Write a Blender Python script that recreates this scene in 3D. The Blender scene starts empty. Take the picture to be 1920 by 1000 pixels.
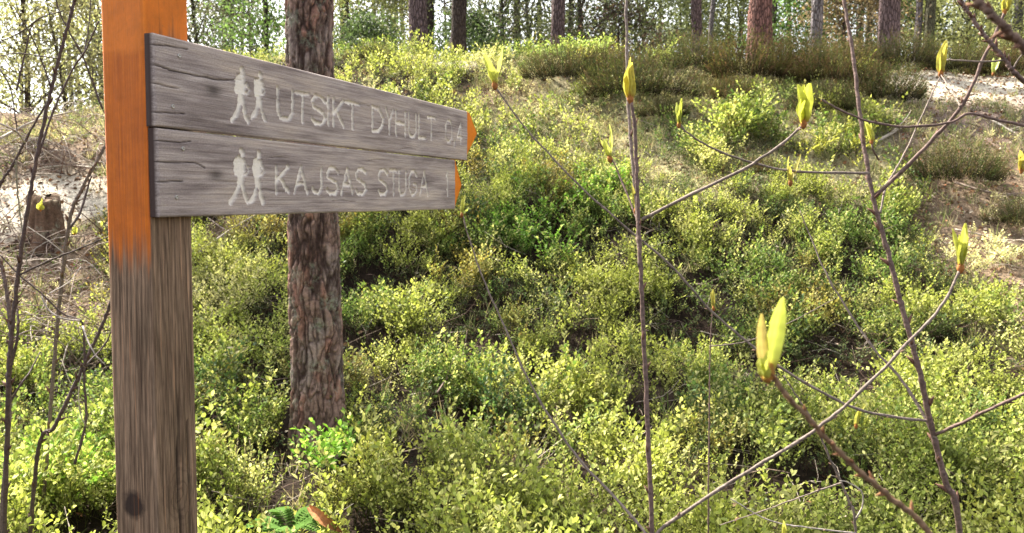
import bpy, math, random
import numpy as np
from mathutils import Vector, Matrix, Euler

# ------------------------------------------------------------------ camera, world, sun, exposure
SC = bpy.context.scene
F = 1450.0                      # focal length in pixels of the 1920 x 1000 photograph
PITCH = math.radians(5.4)
CAM = np.array([0.0, 0.0, 1.5])
cam_data = bpy.data.cameras.new("camera")
cam_data.sensor_width = 36.0
cam_data.lens = 36.0 * F / 1920.0
cam_data.clip_start = 0.05
cam_data.clip_end = 2000
cam_data.dof.use_dof = True
cam_data.dof.focus_distance = 1.75
cam_data.dof.aperture_fstop = 10.0
cam = bpy.data.objects.new("camera", cam_data)
SC.collection.objects.link(cam)
cam.location = CAM
cam.rotation_euler = (math.radians(90) - PITCH, 0, 0)
SC.camera = cam

SUN_AZ = math.radians(-46)      # left of straight ahead
SUN_EL = math.radians(48)
world = bpy.data.worlds.new("World")
SC.world = world
world.use_nodes = True
wn = world.node_tree.nodes
wl = world.node_tree.links
sky = wn.new("ShaderNodeTexSky")
sky.sky_type = 'NISHITA'
sky.sun_disc = False
sky.sun_elevation = SUN_EL
sky.sun_rotation = SUN_AZ
sky.dust_density = 3.0
sky.air_density = 1.0
hs = wn.new("ShaderNodeHueSaturation")          # thin bright cloud veil: a paler sky
hs.inputs["Saturation"].default_value = 0.22
hs.inputs["Value"].default_value = 1.15
wl.new(sky.outputs[0], hs.inputs["Color"])
wl.new(hs.outputs[0], wn["Background"].inputs[0])
wn["Background"].inputs[1].default_value = 0.095
sun_d = bpy.data.lights.new("sun", 'SUN')
sun_d.energy = 5.0
sun_d.angle = math.radians(0.53)
sun_d.color = (1.0, 0.92, 0.78)
sun = bpy.data.objects.new("sun", sun_d)
SC.collection.objects.link(sun)
sdir = Vector((math.sin(SUN_AZ) * math.cos(SUN_EL), math.cos(SUN_AZ) * math.cos(SUN_EL), math.sin(SUN_EL)))
sun.rotation_euler = sdir.to_track_quat('Z', 'Y').to_euler()
SC.view_settings.view_transform = 'Standard'
SC.view_settings.look = 'None'
SC.view_settings.exposure = 1.92
SC.view_settings.gamma = 1.0
SC.cycles.max_bounces = 6
SC.cycles.diffuse_bounces = 3
SC.cycles.transmission_bounces = 4
SC.cycles.transparent_max_bounces = 4
SC.cycles.use_denoising = True

RNG = np.random.default_rng(11)
random.seed(5)

# ------------------------------------------------------------------ small helpers
def ray(u, v):
    """direction of a photograph pixel, with length 1 along the optical axis"""
    a = (u - 960.0) / F
    b = -(v - 500.0) / F
    return np.array([a, math.cos(PITCH) + b * math.sin(PITCH), -math.sin(PITCH) + b * math.cos(PITCH)])

def at(u, v, depth):
    return CAM + ray(u, v) * depth

def project(P):
    d = P - CAM
    z = d[:, 1] * math.cos(PITCH) - d[:, 2] * math.sin(PITCH)
    y = d[:, 1] * math.sin(PITCH) + d[:, 2] * math.cos(PITCH)
    z = np.maximum(z, 0.05)
    return 960 + F * d[:, 0] / z, 500 - F * y / z

def _hash(ix, iy, iz, seed):
    n = (ix * 374761393 + iy * 668265263 + iz * 2147483647 + seed * 974634777) & 0xFFFFFFFF
    n = ((n ^ (n >> 13)) * 1274126177) & 0xFFFFFFFF
    n = ((n ^ (n >> 16)) * 2246822519) & 0xFFFFFFFF
    return ((n ^ (n >> 15)) & 0xFFFFFF) / float(0xFFFFFF)

def vnoise(P, seed=0):
    P = np.asarray(P, dtype=np.float64)
    if P.shape[1] == 2:
        P = np.column_stack([P, np.zeros(len(P))])
    I = np.floor(P).astype(np.int64)
    f = P - I
    f = f * f * (3 - 2 * f)
    r = 0
    for dx in (0, 1):
        wx = f[:, 0] if dx else 1 - f[:, 0]
        for dy in (0, 1):
            wy = f[:, 1] if dy else 1 - f[:, 1]
            for dz in (0, 1):
                wz = f[:, 2] if dz else 1 - f[:, 2]
                r = r + wx * wy * wz * _hash(I[:, 0] + dx, I[:, 1] + dy, I[:, 2] + dz, seed)
    return r

def fbm(P, seed=0, octv=4, gain=0.5):
    P = np.asarray(P, dtype=np.float64)
    r, a, t = 0, 1.0, 0
    for k in range(octv):
        r = r + a * vnoise(P * (2 ** k) + k * 17.3, seed + k)
        t += a
        a *= gain
    return r / t

def cells(P, seed=0):
    """F1, F2 of cellular noise"""
    I = np.floor(P).astype(np.int64)
    f1 = np.full(len(P), 9.0)
    f2 = np.full(len(P), 9.0)
    cid = np.zeros(len(P))
    for dx in (-1, 0, 1):
        for dy in (-1, 0, 1):
            for dz in ((-1, 0, 1) if P.shape[1] == 3 else (0,)):
                jx, jy = I[:, 0] + dx, I[:, 1] + dy
                jz = I[:, 2] + dz if P.shape[1] == 3 else np.zeros_like(jx)
                q = [jx + _hash(jx, jy, jz, seed), jy + _hash(jx, jy, jz, seed + 1), jz + _hash(jx, jy, jz, seed + 2)]
                d = (q[0] - P[:, 0]) ** 2 + (q[1] - P[:, 1]) ** 2
                if P.shape[1] == 3:
                    d = d + (q[2] - P[:, 2]) ** 2
                d = np.sqrt(d)
                new = d < f1
                f2 = np.where(new, f1, np.minimum(f2, d))
                cid = np.where(new, _hash(jx, jy, jz, seed + 7), cid)
                f1 = np.where(new, d, f1)
    return f1, f2, cid

def sstep(a, b, x):
    t = np.clip((x - a) / (b - a), 0, 1)
    return t * t * (3 - 2 * t)

def mesh_obj(name, V, faces, mat=None, parent=None, attrs=None, smooth=False, loc=None, rot=None):
    """faces: list of (n, k) int arrays"""
    me = bpy.data.meshes.new(name)
    V = np.asarray(V, dtype=np.float32)
    if not isinstance(faces, (list, tuple)):
        faces = [faces]
    faces = [np.asarray(f, dtype=np.int32) for f in faces if len(f)]
    nl = sum(f.size for f in faces)
    nf = sum(len(f) for f in faces)
    me.vertices.add(len(V))
    me.vertices.foreach_set("co", V.ravel())
    me.loops.add(nl)
    me.loops.foreach_set("vertex_index", np.concatenate([f.ravel() for f in faces]))
    me.polygons.add(nf)
    sizes = np.concatenate([np.full(len(f), f.shape[1]) for f in faces])
    me.polygons.foreach_set("loop_start", np.concatenate([[0], np.cumsum(sizes)[:-1]]).astype(np.int32))
    me.update(calc_edges=True)
    if smooth:
        me.polygons.foreach_set("use_smooth", np.ones(nf, dtype=bool))
    for an, data in (attrs or {}).items():
        data = np.asarray(data, dtype=np.float32)
        if data.ndim == 2:
            a = me.attributes.new(an, 'FLOAT_COLOR', 'POINT')
            if data.shape[1] == 3:
                data = np.column_stack([data, np.ones(len(data))])
            a.data.foreach_set("color", data.astype(np.float32).ravel())
        else:
            a = me.attributes.new(an, 'FLOAT', 'POINT')
            a.data.foreach_set("value", data.ravel())
    me.validate()
    if mat is not None:
        me.materials.append(mat)
    o = bpy.data.objects.new(name, me)
    SC.collection.objects.link(o)
    if parent is not None:
        o.parent = parent
    if loc is not None:
        o.location = loc
    if rot is not None:
        o.rotation_euler = rot
    return o

def tag(o, label=None, cat=None, group=None, kind=None):
    if label: o["label"] = label
    if cat: o["category"] = cat
    if group: o["group"] = group
    if kind: o["kind"] = kind
    return o

def empty(name, loc, label, cat, group=None):
    o = bpy.data.objects.new(name, None)
    SC.collection.objects.link(o)
    o.location = loc
    o.empty_display_size = 0.1
    return tag(o, label, cat, group)

def catmull(pts, n):
    pts = np.asarray(pts, dtype=float)
    if len(pts) < 3:
        t = np.linspace(0, 1, n)[:, None]
        return pts[0] * (1 - t) + pts[-1] * t
    P = np.vstack([2 * pts[0] - pts[1], pts, 2 * pts[-1] - pts[-2]])
    seg = len(pts) - 1
    out = []
    for x in np.linspace(0, seg - 1e-6, n):
        i = int(x)
        t = x - i
        a, b, c, d = P[i], P[i + 1], P[i + 2], P[i + 3]
        out.append(0.5 * ((2 * b) + (-a + c) * t + (2 * a - 5 * b + 4 * c - d) * t * t + (-a + 3 * b - 3 * c + d) * t ** 3))
    return np.array(out)

def tube(path, rad, sides=8, caps=True):
    """returns V, quads, tris for a swept tube; rad is a scalar or one radius per point"""
    path = np.asarray(path, dtype=float)
    n = len(path)
    rad = np.broadcast_to(np.asarray(rad, dtype=float), (n,))
    T = np.gradient(path, axis=0)
    T /= np.linalg.norm(T, axis=1)[:, None] + 1e-12
    up = np.array([0.0, 0.0, 1.0]) if abs(T[0][2]) < 0.9 else np.array([1.0, 0.0, 0.0])
    N = np.zeros_like(path)
    x = np.cross(T[0], up); x /= np.linalg.norm(x)
    for i in range(n):
        x = x - T[i] * np.dot(x, T[i]); x /= np.linalg.norm(x) + 1e-12
        N[i] = x
    B = np.cross(T, N)
    a = np.linspace(0, 2 * math.pi, sides, endpoint=False)
    V = path[:, None, :] + rad[:, None, None] * (np.cos(a)[None, :, None] * N[:, None, :] + np.sin(a)[None, :, None] * B[:, None, :])
    V = V.reshape(-1, 3)
    i = np.arange(n - 1)[:, None] * sides
    j = np.arange(sides)[None, :]
    k = (j + 1) % sides
    Q = np.stack([i + j, i + k, i + k + sides, i + j + sides], axis=-1).reshape(-1, 4)
    tr = np.zeros((0, 3), int)
    if caps:
        V = np.vstack([V, path[0], path[-1]])
        c0, c1 = n * sides, n * sides + 1
        jj = np.arange(sides); kk = (jj + 1) % sides
        tr = np.vstack([np.stack([np.full(sides, c0), kk, jj], 1), np.stack([np.full(sides, c1), (n - 1) * sides + jj, (n - 1) * sides + kk], 1)])
    return V, Q, tr

class Buf:
    """collects pieces of geometry into one mesh"""
    def __init__(s):
        s.V, s.F, s.C, s.n = [], {}, [], 0
    def add(s, V, faces, col=(1, 1, 1)):
        if not isinstance(faces, (list, tuple)):
            faces = [faces]
        for f in faces:
            if len(f):
                f = np.asarray(f)
                s.F.setdefault(f.shape[1], []).append(f + s.n)
        col = np.asarray(col, dtype=float)
        if col.ndim == 1:
            col = np.repeat(col[None, :], len(V), 0)
        s.V.append(np.asarray(V, float)); s.C.append(col); s.n += len(V)
    def tube(s, pts, rad, sides=6, n=None, col=(1, 1, 1)):
        P = catmull(pts, n or max(6, 4 * len(pts)))
        if np.ndim(rad):
            rad = np.interp(np.linspace(0, 1, len(P)), np.linspace(0, 1, len(rad)), rad)
        V, Q, T = tube(P, rad, sides)
        s.add(V, [Q, T], col)
    def build(s, name, mat, parent=None, smooth=False, **kw):
        return mesh_obj(name, np.vstack(s.V), [np.vstack(f) for f in s.F.values()], mat, parent, {"col": np.vstack(s.C)}, smooth, **kw)

# ------------------------------------------------------------------ node helpers
class NT:
    def __init__(s, name):
        s.m = bpy.data.materials.new(name)
        s.m.use_nodes = True
        s.t = s.m.node_tree
        s.t.nodes.clear()
        s.out = s.t.nodes.new("ShaderNodeOutputMaterial")
    def n(s, typ, ins=None, **props):
        nd = s.t.nodes.new(typ)
        for k, v in props.items():
            setattr(nd, k, v)
        for k, v in (ins or {}).items():
            s.set(nd.inputs[k], v)
        return nd
    def set(s, sock, v):
        if isinstance(v, bpy.types.NodeSocket):
            s.t.links.new(v, sock)
        elif isinstance(v, (tuple, list)) and len(v) == 3 and sock.type == 'RGBA':
            sock.default_value = (*v, 1)
        else:
            sock.default_value = v
    def coord(s, scale=(1, 1, 1), kind="Object"):
        tc = s.n("ShaderNodeTexCoord")
        return s.n("ShaderNodeMapping", {"Vector": tc.outputs[kind], "Scale": scale}).outputs[0]
    def attr(s, name, out="Color"):
        return s.n("ShaderNodeAttribute", attribute_name=name).outputs[out]
    def noise(s, vec, scale, detail=4, rough=0.55, out=0):
        return s.n("ShaderNodeTexNoise", {"Vector": vec, "Scale": scale, "Detail": detail, "Roughness": rough}).outputs[out]
    def ramp(s, f, stops):
        r = s.n("ShaderNodeValToRGB", {0: f})
        e = r.color_ramp.elements
        while len(e) < len(stops):
            e.new(0.5)
        for el, (p, c) in zip(e, stops):
            el.position = p
            el.color = (*c, 1) if isinstance(c, (tuple, list)) else (c, c, c, 1)
        return r.outputs[0]
    def mix(s, f, a, b, mode='MIX'):
        nd = s.n("ShaderNodeMix", data_type='RGBA', blend_type=mode)
        s.set(nd.inputs[0], f); s.set(nd.inputs[6], a); s.set(nd.inputs[7], b)
        return nd.outputs[2]
    def math(s, op, a, b=0.0, clamp=False):
        nd = s.n("ShaderNodeMath", operation=op, use_clamp=clamp)
        s.set(nd.inputs[0], a); s.set(nd.inputs[1], b)
        return nd.outputs[0]
    def bump(s, h, strength=0.5, dist=0.01, normal=None):
        nd = s.n("ShaderNodeBump", {"Height": h, "Strength": strength, "Distance": dist})
        if normal is not None:
            s.set(nd.inputs["Normal"], normal)
        return nd.outputs[0]
    def pbr(s, col, rough=0.8, normal=None, spec=0.3, metal=0.0):
        b = s.n("ShaderNodeBsdfPrincipled", {"Base Color": col, "Roughness": rough, "Specular IOR Level": spec, "Metallic": metal})
        if normal is not None:
            s.set(b.inputs["Normal"], normal)
        return b.outputs[0]
    def done(s, sh):
        s.t.links.new(sh, s.out.inputs[0])
        return s.m

def leaf_mat(name, trans=0.42, rough=0.5, gain=1.5, spec=0.35):
    t = NT(name)
    c = t.attr("col")
    nz = t.noise(t.coord(), 60, 2)
    c2 = t.mix(t.math('MULTIPLY', nz, 0.5), c, (0.5, 0.5, 0.5), 'MULTIPLY')
    p = t.pbr(c2, rough, spec=spec)
    tr = t.n("ShaderNodeBsdfTranslucent", {"Color": t.mix(1.0, c2, (gain, gain, gain * 0.75), 'MULTIPLY')}).outputs[0]
    return t.done(t.n("ShaderNodeMixShader", {0: trans, 1: p, 2: tr}).outputs[0])

def matte(name, rough=0.85, scale=40, lo=0.55):
    t = NT(name)
    c = t.attr("col")
    nz = t.noise(t.coord(), scale, 4)
    c2 = t.mix(1.0, c, t.ramp(nz, [(0.3, lo), (0.7, 1.3)]), 'MULTIPLY')
    return t.done(t.pbr(c2, rough, t.bump(nz, 0.6, 0.004), spec=0.2))

M_LEAF = leaf_mat("bilberry_leaves", 0.36, 0.55, spec=0.2)
M_CROWN = leaf_mat("tree_foliage", 0.35, 0.6)
M_HEATH = leaf_mat("heather_shoots", 0.25, 0.8, spec=0.1)
M_BUD = leaf_mat("opening_bud_leaves", 0.5, 0.4, 1.4)
M_TWIG = matte("twig_bark", 0.7, 150, 0.5)
M_LITTER = matte("dry_litter", 0.85, 60, 0.6)

# ------------------------------------------------------------------ terrain
PROF_Y = [-60, 0, 3.0, 4.4, 6.0, 8.0, 10.0, 11.4, 12.4, 14.0, 20.0, 40, 90, 400]
PROF_Z = [0.0, 0, 0.0, 0.06, 0.62, 1.70, 2.76, 3.36, 3.56, 3.50, 3.2, 2.6, 2.0, 1.0]
_py = np.linspace(-60, 400, 9200)
_pz = np.interp(_py, PROF_Y, PROF_Z)
_k = np.exp(-0.5 * (np.arange(-20, 21) / 8.0) ** 2); _k /= _k.sum()
_pz = np.convolve(np.pad(_pz, 20, mode='edge'), _k, 'valid')

def terrain(x, y):
    x = np.asarray(x, float); y = np.asarray(y, float)
    z = np.interp(y, _py, _pz)
    left = sstep(-3.2, -6.5, x) * sstep(6, 10, y)
    z = z * (1 - 0.22 * left)
    right = sstep(3.5, 8.0, x) * sstep(5, 9, y)
    z = z * (1 - 0.06 * right)
    # a small step in the bank on the far left side
    z = z + 0.22 * sstep(-2.6, -3.6, x) * (sstep(8.0, 8.5, y) - sstep(8.5, 11, y))
    P = np.column_stack([x.ravel(), y.ravel()])
    z = z + ((fbm(P * 0.55, 3, 3) - 0.5) * 0.30 + (fbm(P * 2.2, 9, 3) - 0.5) * 0.13).reshape(x.shape)
    return z

def ground_hit(u, v):
    d = ray(u, v)
    t = np.linspace(1.5, 60, 6000)
    P = CAM + t[:, None] * d
    z = terrain(P[:, 0], P[:, 1])
    k = np.argmax(P[:, 2] < z)
    if P[k, 2] >= z[k]:
        k = np.argmin(np.abs(d[2] * t + CAM[2] - z))
    return np.array([P[k, 0], P[k, 1], z[k]])

def spread(n, mid, span, edge, seed):
    g = np.linspace(-1, 1, n)
    return g

xs = np.concatenate([-np.geomspace(400, 9, 26)[:-1], np.linspace(-9, 9, 241), np.geomspace(9, 400, 26)[1:]])
ys = np.concatenate([-np.geomspace(60, 1, 10)[:-1], np.linspace(-1, 15, 230), np.geomspace(15, 500, 40)[1:]])
GX, GY = np.meshgrid(xs, ys, indexing='ij')
GZ = terrain(GX, GY)
GP = np.column_stack([GX.ravel(), GY.ravel(), GZ.ravel()])

def blob(u, v, cu, cv, ru, rv, soft=0.35):
    d = np.sqrt(((u - cu) / ru) ** 2 + ((v - cv) / rv) ** 2)
    return 1 - sstep(1 - soft, 1 + soft, d)

def zones(P):
    """what grows where on the slope: weights sampled for ground points"""
    u, v = project(P)
    behind = P[:, 1] < 1.0
    u = np.where(behind, 960, u); v = np.where(behind, 1200, v)
    w = (fbm(P[:, :2] * 1.7, 40, 4) - 0.5) * 2
    uu = u + w * 70
    vv = v + w * 45
    Z = {}
    w2 = (fbm(P[:, :2] * 5.0, 44, 3) - 0.5) * 2
    sandL = blob(uu + w2 * 60, vv + w2 * 50, 60, 372, 165, 60, 0.5) 
    sandL = np.maximum(sandL, blob(uu, vv, -200, 400, 300, 90))
    sandR = blob(u + w * 30, v + w * 10, 1915, 152, 275, 48) 
    glareC = blob(u, v, 850, 112, 50, 16)  # bright glare of the crest clearing, painted in with the sand colour
    farp = sstep(13.2, 14.5, P[:, 1]) * sstep(0.35, 0.6, fbm(P[:, :2] * 0.25, 77, 3))
    Z['sand'] = np.clip(sandL + sandR + glareC, 0, 1)
    Z['far'] = farp
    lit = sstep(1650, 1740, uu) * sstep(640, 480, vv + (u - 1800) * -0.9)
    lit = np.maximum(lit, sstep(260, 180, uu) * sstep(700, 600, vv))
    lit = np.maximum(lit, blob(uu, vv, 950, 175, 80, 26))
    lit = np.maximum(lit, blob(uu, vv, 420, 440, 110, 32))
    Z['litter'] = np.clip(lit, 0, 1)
    moss = sstep(850, 930, uu) * sstep(1750, 1650, uu) * sstep(400, 345, vv) * sstep(120, 160, vv)
    Z['moss'] = np.clip(moss, 0, 1)
    bil = 1 - np.clip(Z['litter'] * 1.0 + Z['moss'] * 0.97 + Z['sand'] * 1.2, 0, 1)
    # clumps of bilberry that stand in the open part
    for cu, cv, ru, rv in ((1130, 345, 55, 40), (1560, 285, 60, 28), (1330, 300, 60, 30), (1390, 235, 50, 30), (1690, 375, 45, 25),
                           (930, 330, 70, 60), (1480, 370, 60, 30), (1240, 365, 60, 25), (1010, 260, 40, 20)):
        bil = np.maximum(bil, blob(u + w * 25, v + w * 15, cu, cv, ru, rv))
    bil *= 1 - 0.9 * blob(u, v, 1350, 140, 370, 50)          # under the heather
    bil *= 1 - sstep(13.5, 16, P[:, 1]) * 0.85
    bil = np.maximum(bil, Z['moss'] * sstep(0.58, 0.66, fbm(P[:, :2] * 2.6, 140, 3)) * 0.8)
    Z['bil'] = np.clip(bil, 0, 1)
    return Z, u, v

ZG, GU, GV = zones(GP)
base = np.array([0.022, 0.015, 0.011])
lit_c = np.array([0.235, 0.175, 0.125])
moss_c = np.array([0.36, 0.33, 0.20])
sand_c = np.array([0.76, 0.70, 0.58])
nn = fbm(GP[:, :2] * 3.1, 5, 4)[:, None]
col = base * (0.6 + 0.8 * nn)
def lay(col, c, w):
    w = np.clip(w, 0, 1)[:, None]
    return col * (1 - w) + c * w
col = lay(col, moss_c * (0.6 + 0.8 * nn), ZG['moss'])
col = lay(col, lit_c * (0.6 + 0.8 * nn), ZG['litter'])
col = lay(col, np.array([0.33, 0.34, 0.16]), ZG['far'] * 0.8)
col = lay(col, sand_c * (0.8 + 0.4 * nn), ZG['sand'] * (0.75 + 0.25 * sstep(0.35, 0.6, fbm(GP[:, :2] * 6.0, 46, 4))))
col = lay(col, np.array([0.25, 0.19, 0.17]), blob(GU, GV, 1860, 230, 190, 42) * 0.8)  # purplish shade over the path litter, painted into the ground colour
nx, ny = len(xs), len(ys)
ii = (np.arange(nx - 1)[:, None] * ny + np.arange(ny - 1)[None, :]).ravel()
Q = np.stack([ii, ii + ny, ii + ny + 1, ii + 1], 1)
t = NT("forest_floor")
cc = t.attr("col")
co = t.coord()
n1 = t.noise(co, 9, 6, 0.7)
n2 = t.noise(co, 55, 5, 0.7)
vor = t.n("ShaderNodeTexVoronoi", {"Vector": co, "Scale": 45.0}).outputs["Color"]
vb = t.n("ShaderNodeRGBToBW", {0: vor}).outputs[0]
c1 = t.mix(1.0, cc, t.ramp(n2, [(0.3, 0.55), (0.55, 1.0), (0.75, 1.5)]), 'MULTIPLY')
c2 = t.mix(0.55, c1, t.ramp(vb, [(0.1, 0.5), (0.9, 1.5)]), 'MULTIPLY')
c3 = t.mix(1.0, c2, t.ramp(n1, [(0.3, (0.75, 0.7, 0.7)), (0.7, (1.15, 1.15, 1.1))]), 'MULTIPLY')
M_GROUND = t.done(t.pbr(c3, 0.95, t.bump(t.math('ADD', n2, vb), 0.7, 0.02), spec=0.1))
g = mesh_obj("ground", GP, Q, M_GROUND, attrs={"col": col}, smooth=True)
tag(g, kind="structure")

# ------------------------------------------------------------------ leaf and sprig making
def leaf_geo(kind):
    """unit leaf along +X, face up +Z; returns V, faces"""
    if kind == 0:      # folded rhombus
        V = np.array([[0, 0, 0], [0.45, 0.30, 0.10], [1, 0, 0.02], [0.45, -0.30, 0.10]])
        return V, np.array([[0, 1, 2], [0, 2, 3]])
    V = np.array([[0, 0, 0], [0.25, 0.24, 0.07], [0.62, 0.27, 0.08], [1, 0, -0.05], [0.62, -0.27, 0.08], [0.25, -0.24, 0.07], [0.5, 0, 0.0]])
    return V, np.array([[0, 1, 6], [1, 2, 6], [2, 3, 6], [3, 4, 6], [4, 5, 6], [5, 0, 6]])

def frames(dirs, roll):
    """rotation matrices whose X axis follows dirs"""
    d = dirs / (np.linalg.norm(dirs, axis=1)[:, None] + 1e-9)
    up = np.tile([0, 0, 1.0], (len(d), 1))
    y = np.cross(up, d); y /= np.linalg.norm(y, axis=1)[:, None] + 1e-9
    z = np.cross(d, y)
    c, s = np.cos(roll)[:, None], np.sin(roll)[:, None]
    y2 = y * c + z * s
    z2 = -y * s + z * c
    return np.stack([d, y2, z2], axis=2)       # columns

def scatter_leaves(pos, dirs, size, col, kind=0, rng=RNG, roll=0.6):
    LV, LF = leaf_geo(kind)
    R = frames(dirs, rng.normal(0, roll, len(pos)))
    V = np.einsum('nij,kj->nki', R, LV) * size[:, None, None] + pos[:, None, :]
    k = len(LV)
    Fc = (np.arange(len(pos))[:, None, None] * k + LF[None]).reshape(-1, 3)
    C = np.repeat(col, k, axis=0)
    return V.reshape(-1, 3), Fc, C

def sprig(seed, h=0.26, leaf=0.021, nb=5, kind=0, fan=0.55, dens=0.85):
    """one bilberry stem: forked green twigs with ovate leaves; returns V, F, shade(0 stem .. 1 leaf), tone"""
    r = np.random.default_rng(seed)
    V, Fs, S, n = [], [], [], 0
    pos, dr = [], []
    def twig(p, d, L, rad, lv):
        nonlocal n
        k = 4
        pts = [p]
        dd = d / np.linalg.norm(d)
        for i in range(k):
            dd = dd + r.normal(0, 0.16, 3) + np.array([0, 0, 0.08])
            dd /= np.linalg.norm(dd)
            pts.append(pts[-1] + dd * L / k)
        pts = np.array(pts)
        tv, tq, tt = tube(pts, np.linspace(rad, rad * 0.45, k + 1), 3, False)
        V.append(tv); Fs.append(np.vstack([tq[:, [0, 1, 2]], tq[:, [0, 2, 3]]]) + n); S.append(np.zeros(len(tv))); n += len(tv)
        m = max(3, int(L / 0.014 * dens))
        for i in range(m):
            t = 0.15 + 0.85 * (i + 0.5) / m
            q = t * k
            a = int(min(q, k - 1e-6))
            pp = pts[a] + (pts[a + 1] - pts[a]) * (q - a)
            side = np.cross(pts[a + 1] - pts[a], [0, 0, 1.0])
            side /= np.linalg.norm(side) + 1e-9
            sg = 1 if i % 2 else -1
            if (lv and t > 0.3) or t > 0.6:
                pos.append(pp)
                dr.append(side * sg * 0.8 + dd * 0.5 + r.normal(0, 0.35, 3) + np.array([0, 0, 0.35]))
        if lv:
            pos.append(pts[-1]); dr.append(dd + r.normal(0, 0.2, 3))
        return pts
    main = twig(np.zeros(3), np.array([r.normal(0, 0.25), r.normal(0, 0.25), 1.0]), h * 0.75, 0.0016, 0)
    for b in range(nb):
        t = r.uniform(0.25, 1.0) * 4
        a = int(min(t, 3.999))
        p = main[a] + (main[a + 1] - main[a]) * (t - a)
        az = r.uniform(0, 2 * math.pi)
        twig(p, np.array([math.cos(az) * fan, math.sin(az) * fan, 0.75]), h * r.uniform(0.3, 0.6), 0.0011, 1)
    pos, dr = np.array(pos), np.array(dr)
    sz = leaf * r.uniform(0.55, 1.15, len(pos))
    tone = r.uniform(0.0, 1.0, len(pos))
    lv, lf, lc = scatter_leaves(pos, dr, sz, tone[:, None], kind, r)
    V.append(lv); Fs.append(lf + n); S.append(0.25 + lc[:, 0] * 0.75)
    return np.vstack(V), np.vstack(Fs), np.concatenate(S)

def plant(name, P, variants, scale, colors, mat, stem_col=(0.10, 0.11, 0.03), tilt=0.15, rng=RNG, parent=None, origin=None, cvar=0.25):
    """copies sprig variants to points P; colors (n,3); returns one mesh object"""
    which = rng.integers(0, len(variants), len(P))
    Vs, Fs, Cs, n = [], [], [], 0
    for k, (V, Fc, S) in enumerate(variants):
        m = np.where(which == k)[0]
        if not len(m):
            continue
        az = rng.uniform(0, 2 * math.pi, len(m))
        tx, ty = rng.normal(0, tilt, len(m)), rng.normal(0, tilt, len(m))
        c, s = np.cos(az), np.sin(az)
        R = np.zeros((len(m), 3, 3))
        R[:, 0, 0] = c; R[:, 0, 1] = -s; R[:, 1, 0] = s; R[:, 1, 1] = c; R[:, 2, 2] = 1
        R[:, 0, 2] = tx; R[:, 1, 2] = ty
        W = np.einsum('nij,kj->nki', R, V) * scale[m][:, None, None] + P[m][:, None, :]
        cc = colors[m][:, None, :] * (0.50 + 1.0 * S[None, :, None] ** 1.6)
        hilite_w = np.clip((S - 0.82) / 0.08, 0, 1)[None, :, None] * 0.68  # cream highlights painted onto the palest leaves
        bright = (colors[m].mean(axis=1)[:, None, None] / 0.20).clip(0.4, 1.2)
        cc = cc * (1 - hilite_w) + np.array([0.58, 0.59, 0.27]) * hilite_w * bright
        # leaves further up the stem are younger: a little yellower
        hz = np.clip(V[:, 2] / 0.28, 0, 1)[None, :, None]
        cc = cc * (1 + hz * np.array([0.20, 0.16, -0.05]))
        st = (S < 0.01)[None, :, None]
        cc = np.where(st, np.asarray(stem_col)[None, None, :] * np.ones_like(cc), cc)
        Vs.append(W.reshape(-1, 3)); Cs.append(cc.reshape(-1, 3))
        Fs.append((np.arange(len(m))[:, None, None] * len(V) + Fc[None]).reshape(-1, 3) + n)
        n += len(m) * len(V)
    V = np.vstack(Vs)
    if origin is not None:
        V = V - np.asarray(origin)
    return mesh_obj(name, V, np.vstack(Fs), mat, parent, {"col": np.vstack(Cs)}, loc=origin)

def candidates(r0, r1, per_m2, az=0.86, seed=1):
    r = np.random.default_rng(seed)
    area = az * (r1 * r1 - r0 * r0)
    n = int(area * per_m2)
    rr = np.sqrt(r.uniform(r0 * r0, r1 * r1, n))
    th = r.uniform(-az, az, n)
    x, y = rr * np.sin(th), rr * np.cos(th)
    return np.column_stack([x, y, terrain(x, y)])

# clear of the post and trunk
SIGN_A = math.radians(21.4)
NEAR = [sprig(100 + i, 0.24 + 0.012 * (i % 5), 0.0195 + 0.0012 * (i % 4), 7, 1, fan=0.40) for i in range(10)]
MID = [sprig(200 + i, 0.24, 0.0215, 7, 0, fan=0.45) for i in range(10)]
FAR = [sprig(300 + i, 0.25, 0.032, 5, 0, dens=0.6) for i in range(8)]

YG = np.array([0.335, 0.385, 0.095])
GR = np.array([0.125, 0.21, 0.055])
DK = np.array([0.04, 0.09, 0.045])
BR = np.array([0.26, 0.15, 0.05])
CR = np.array([0.46, 0.46, 0.22])

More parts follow.
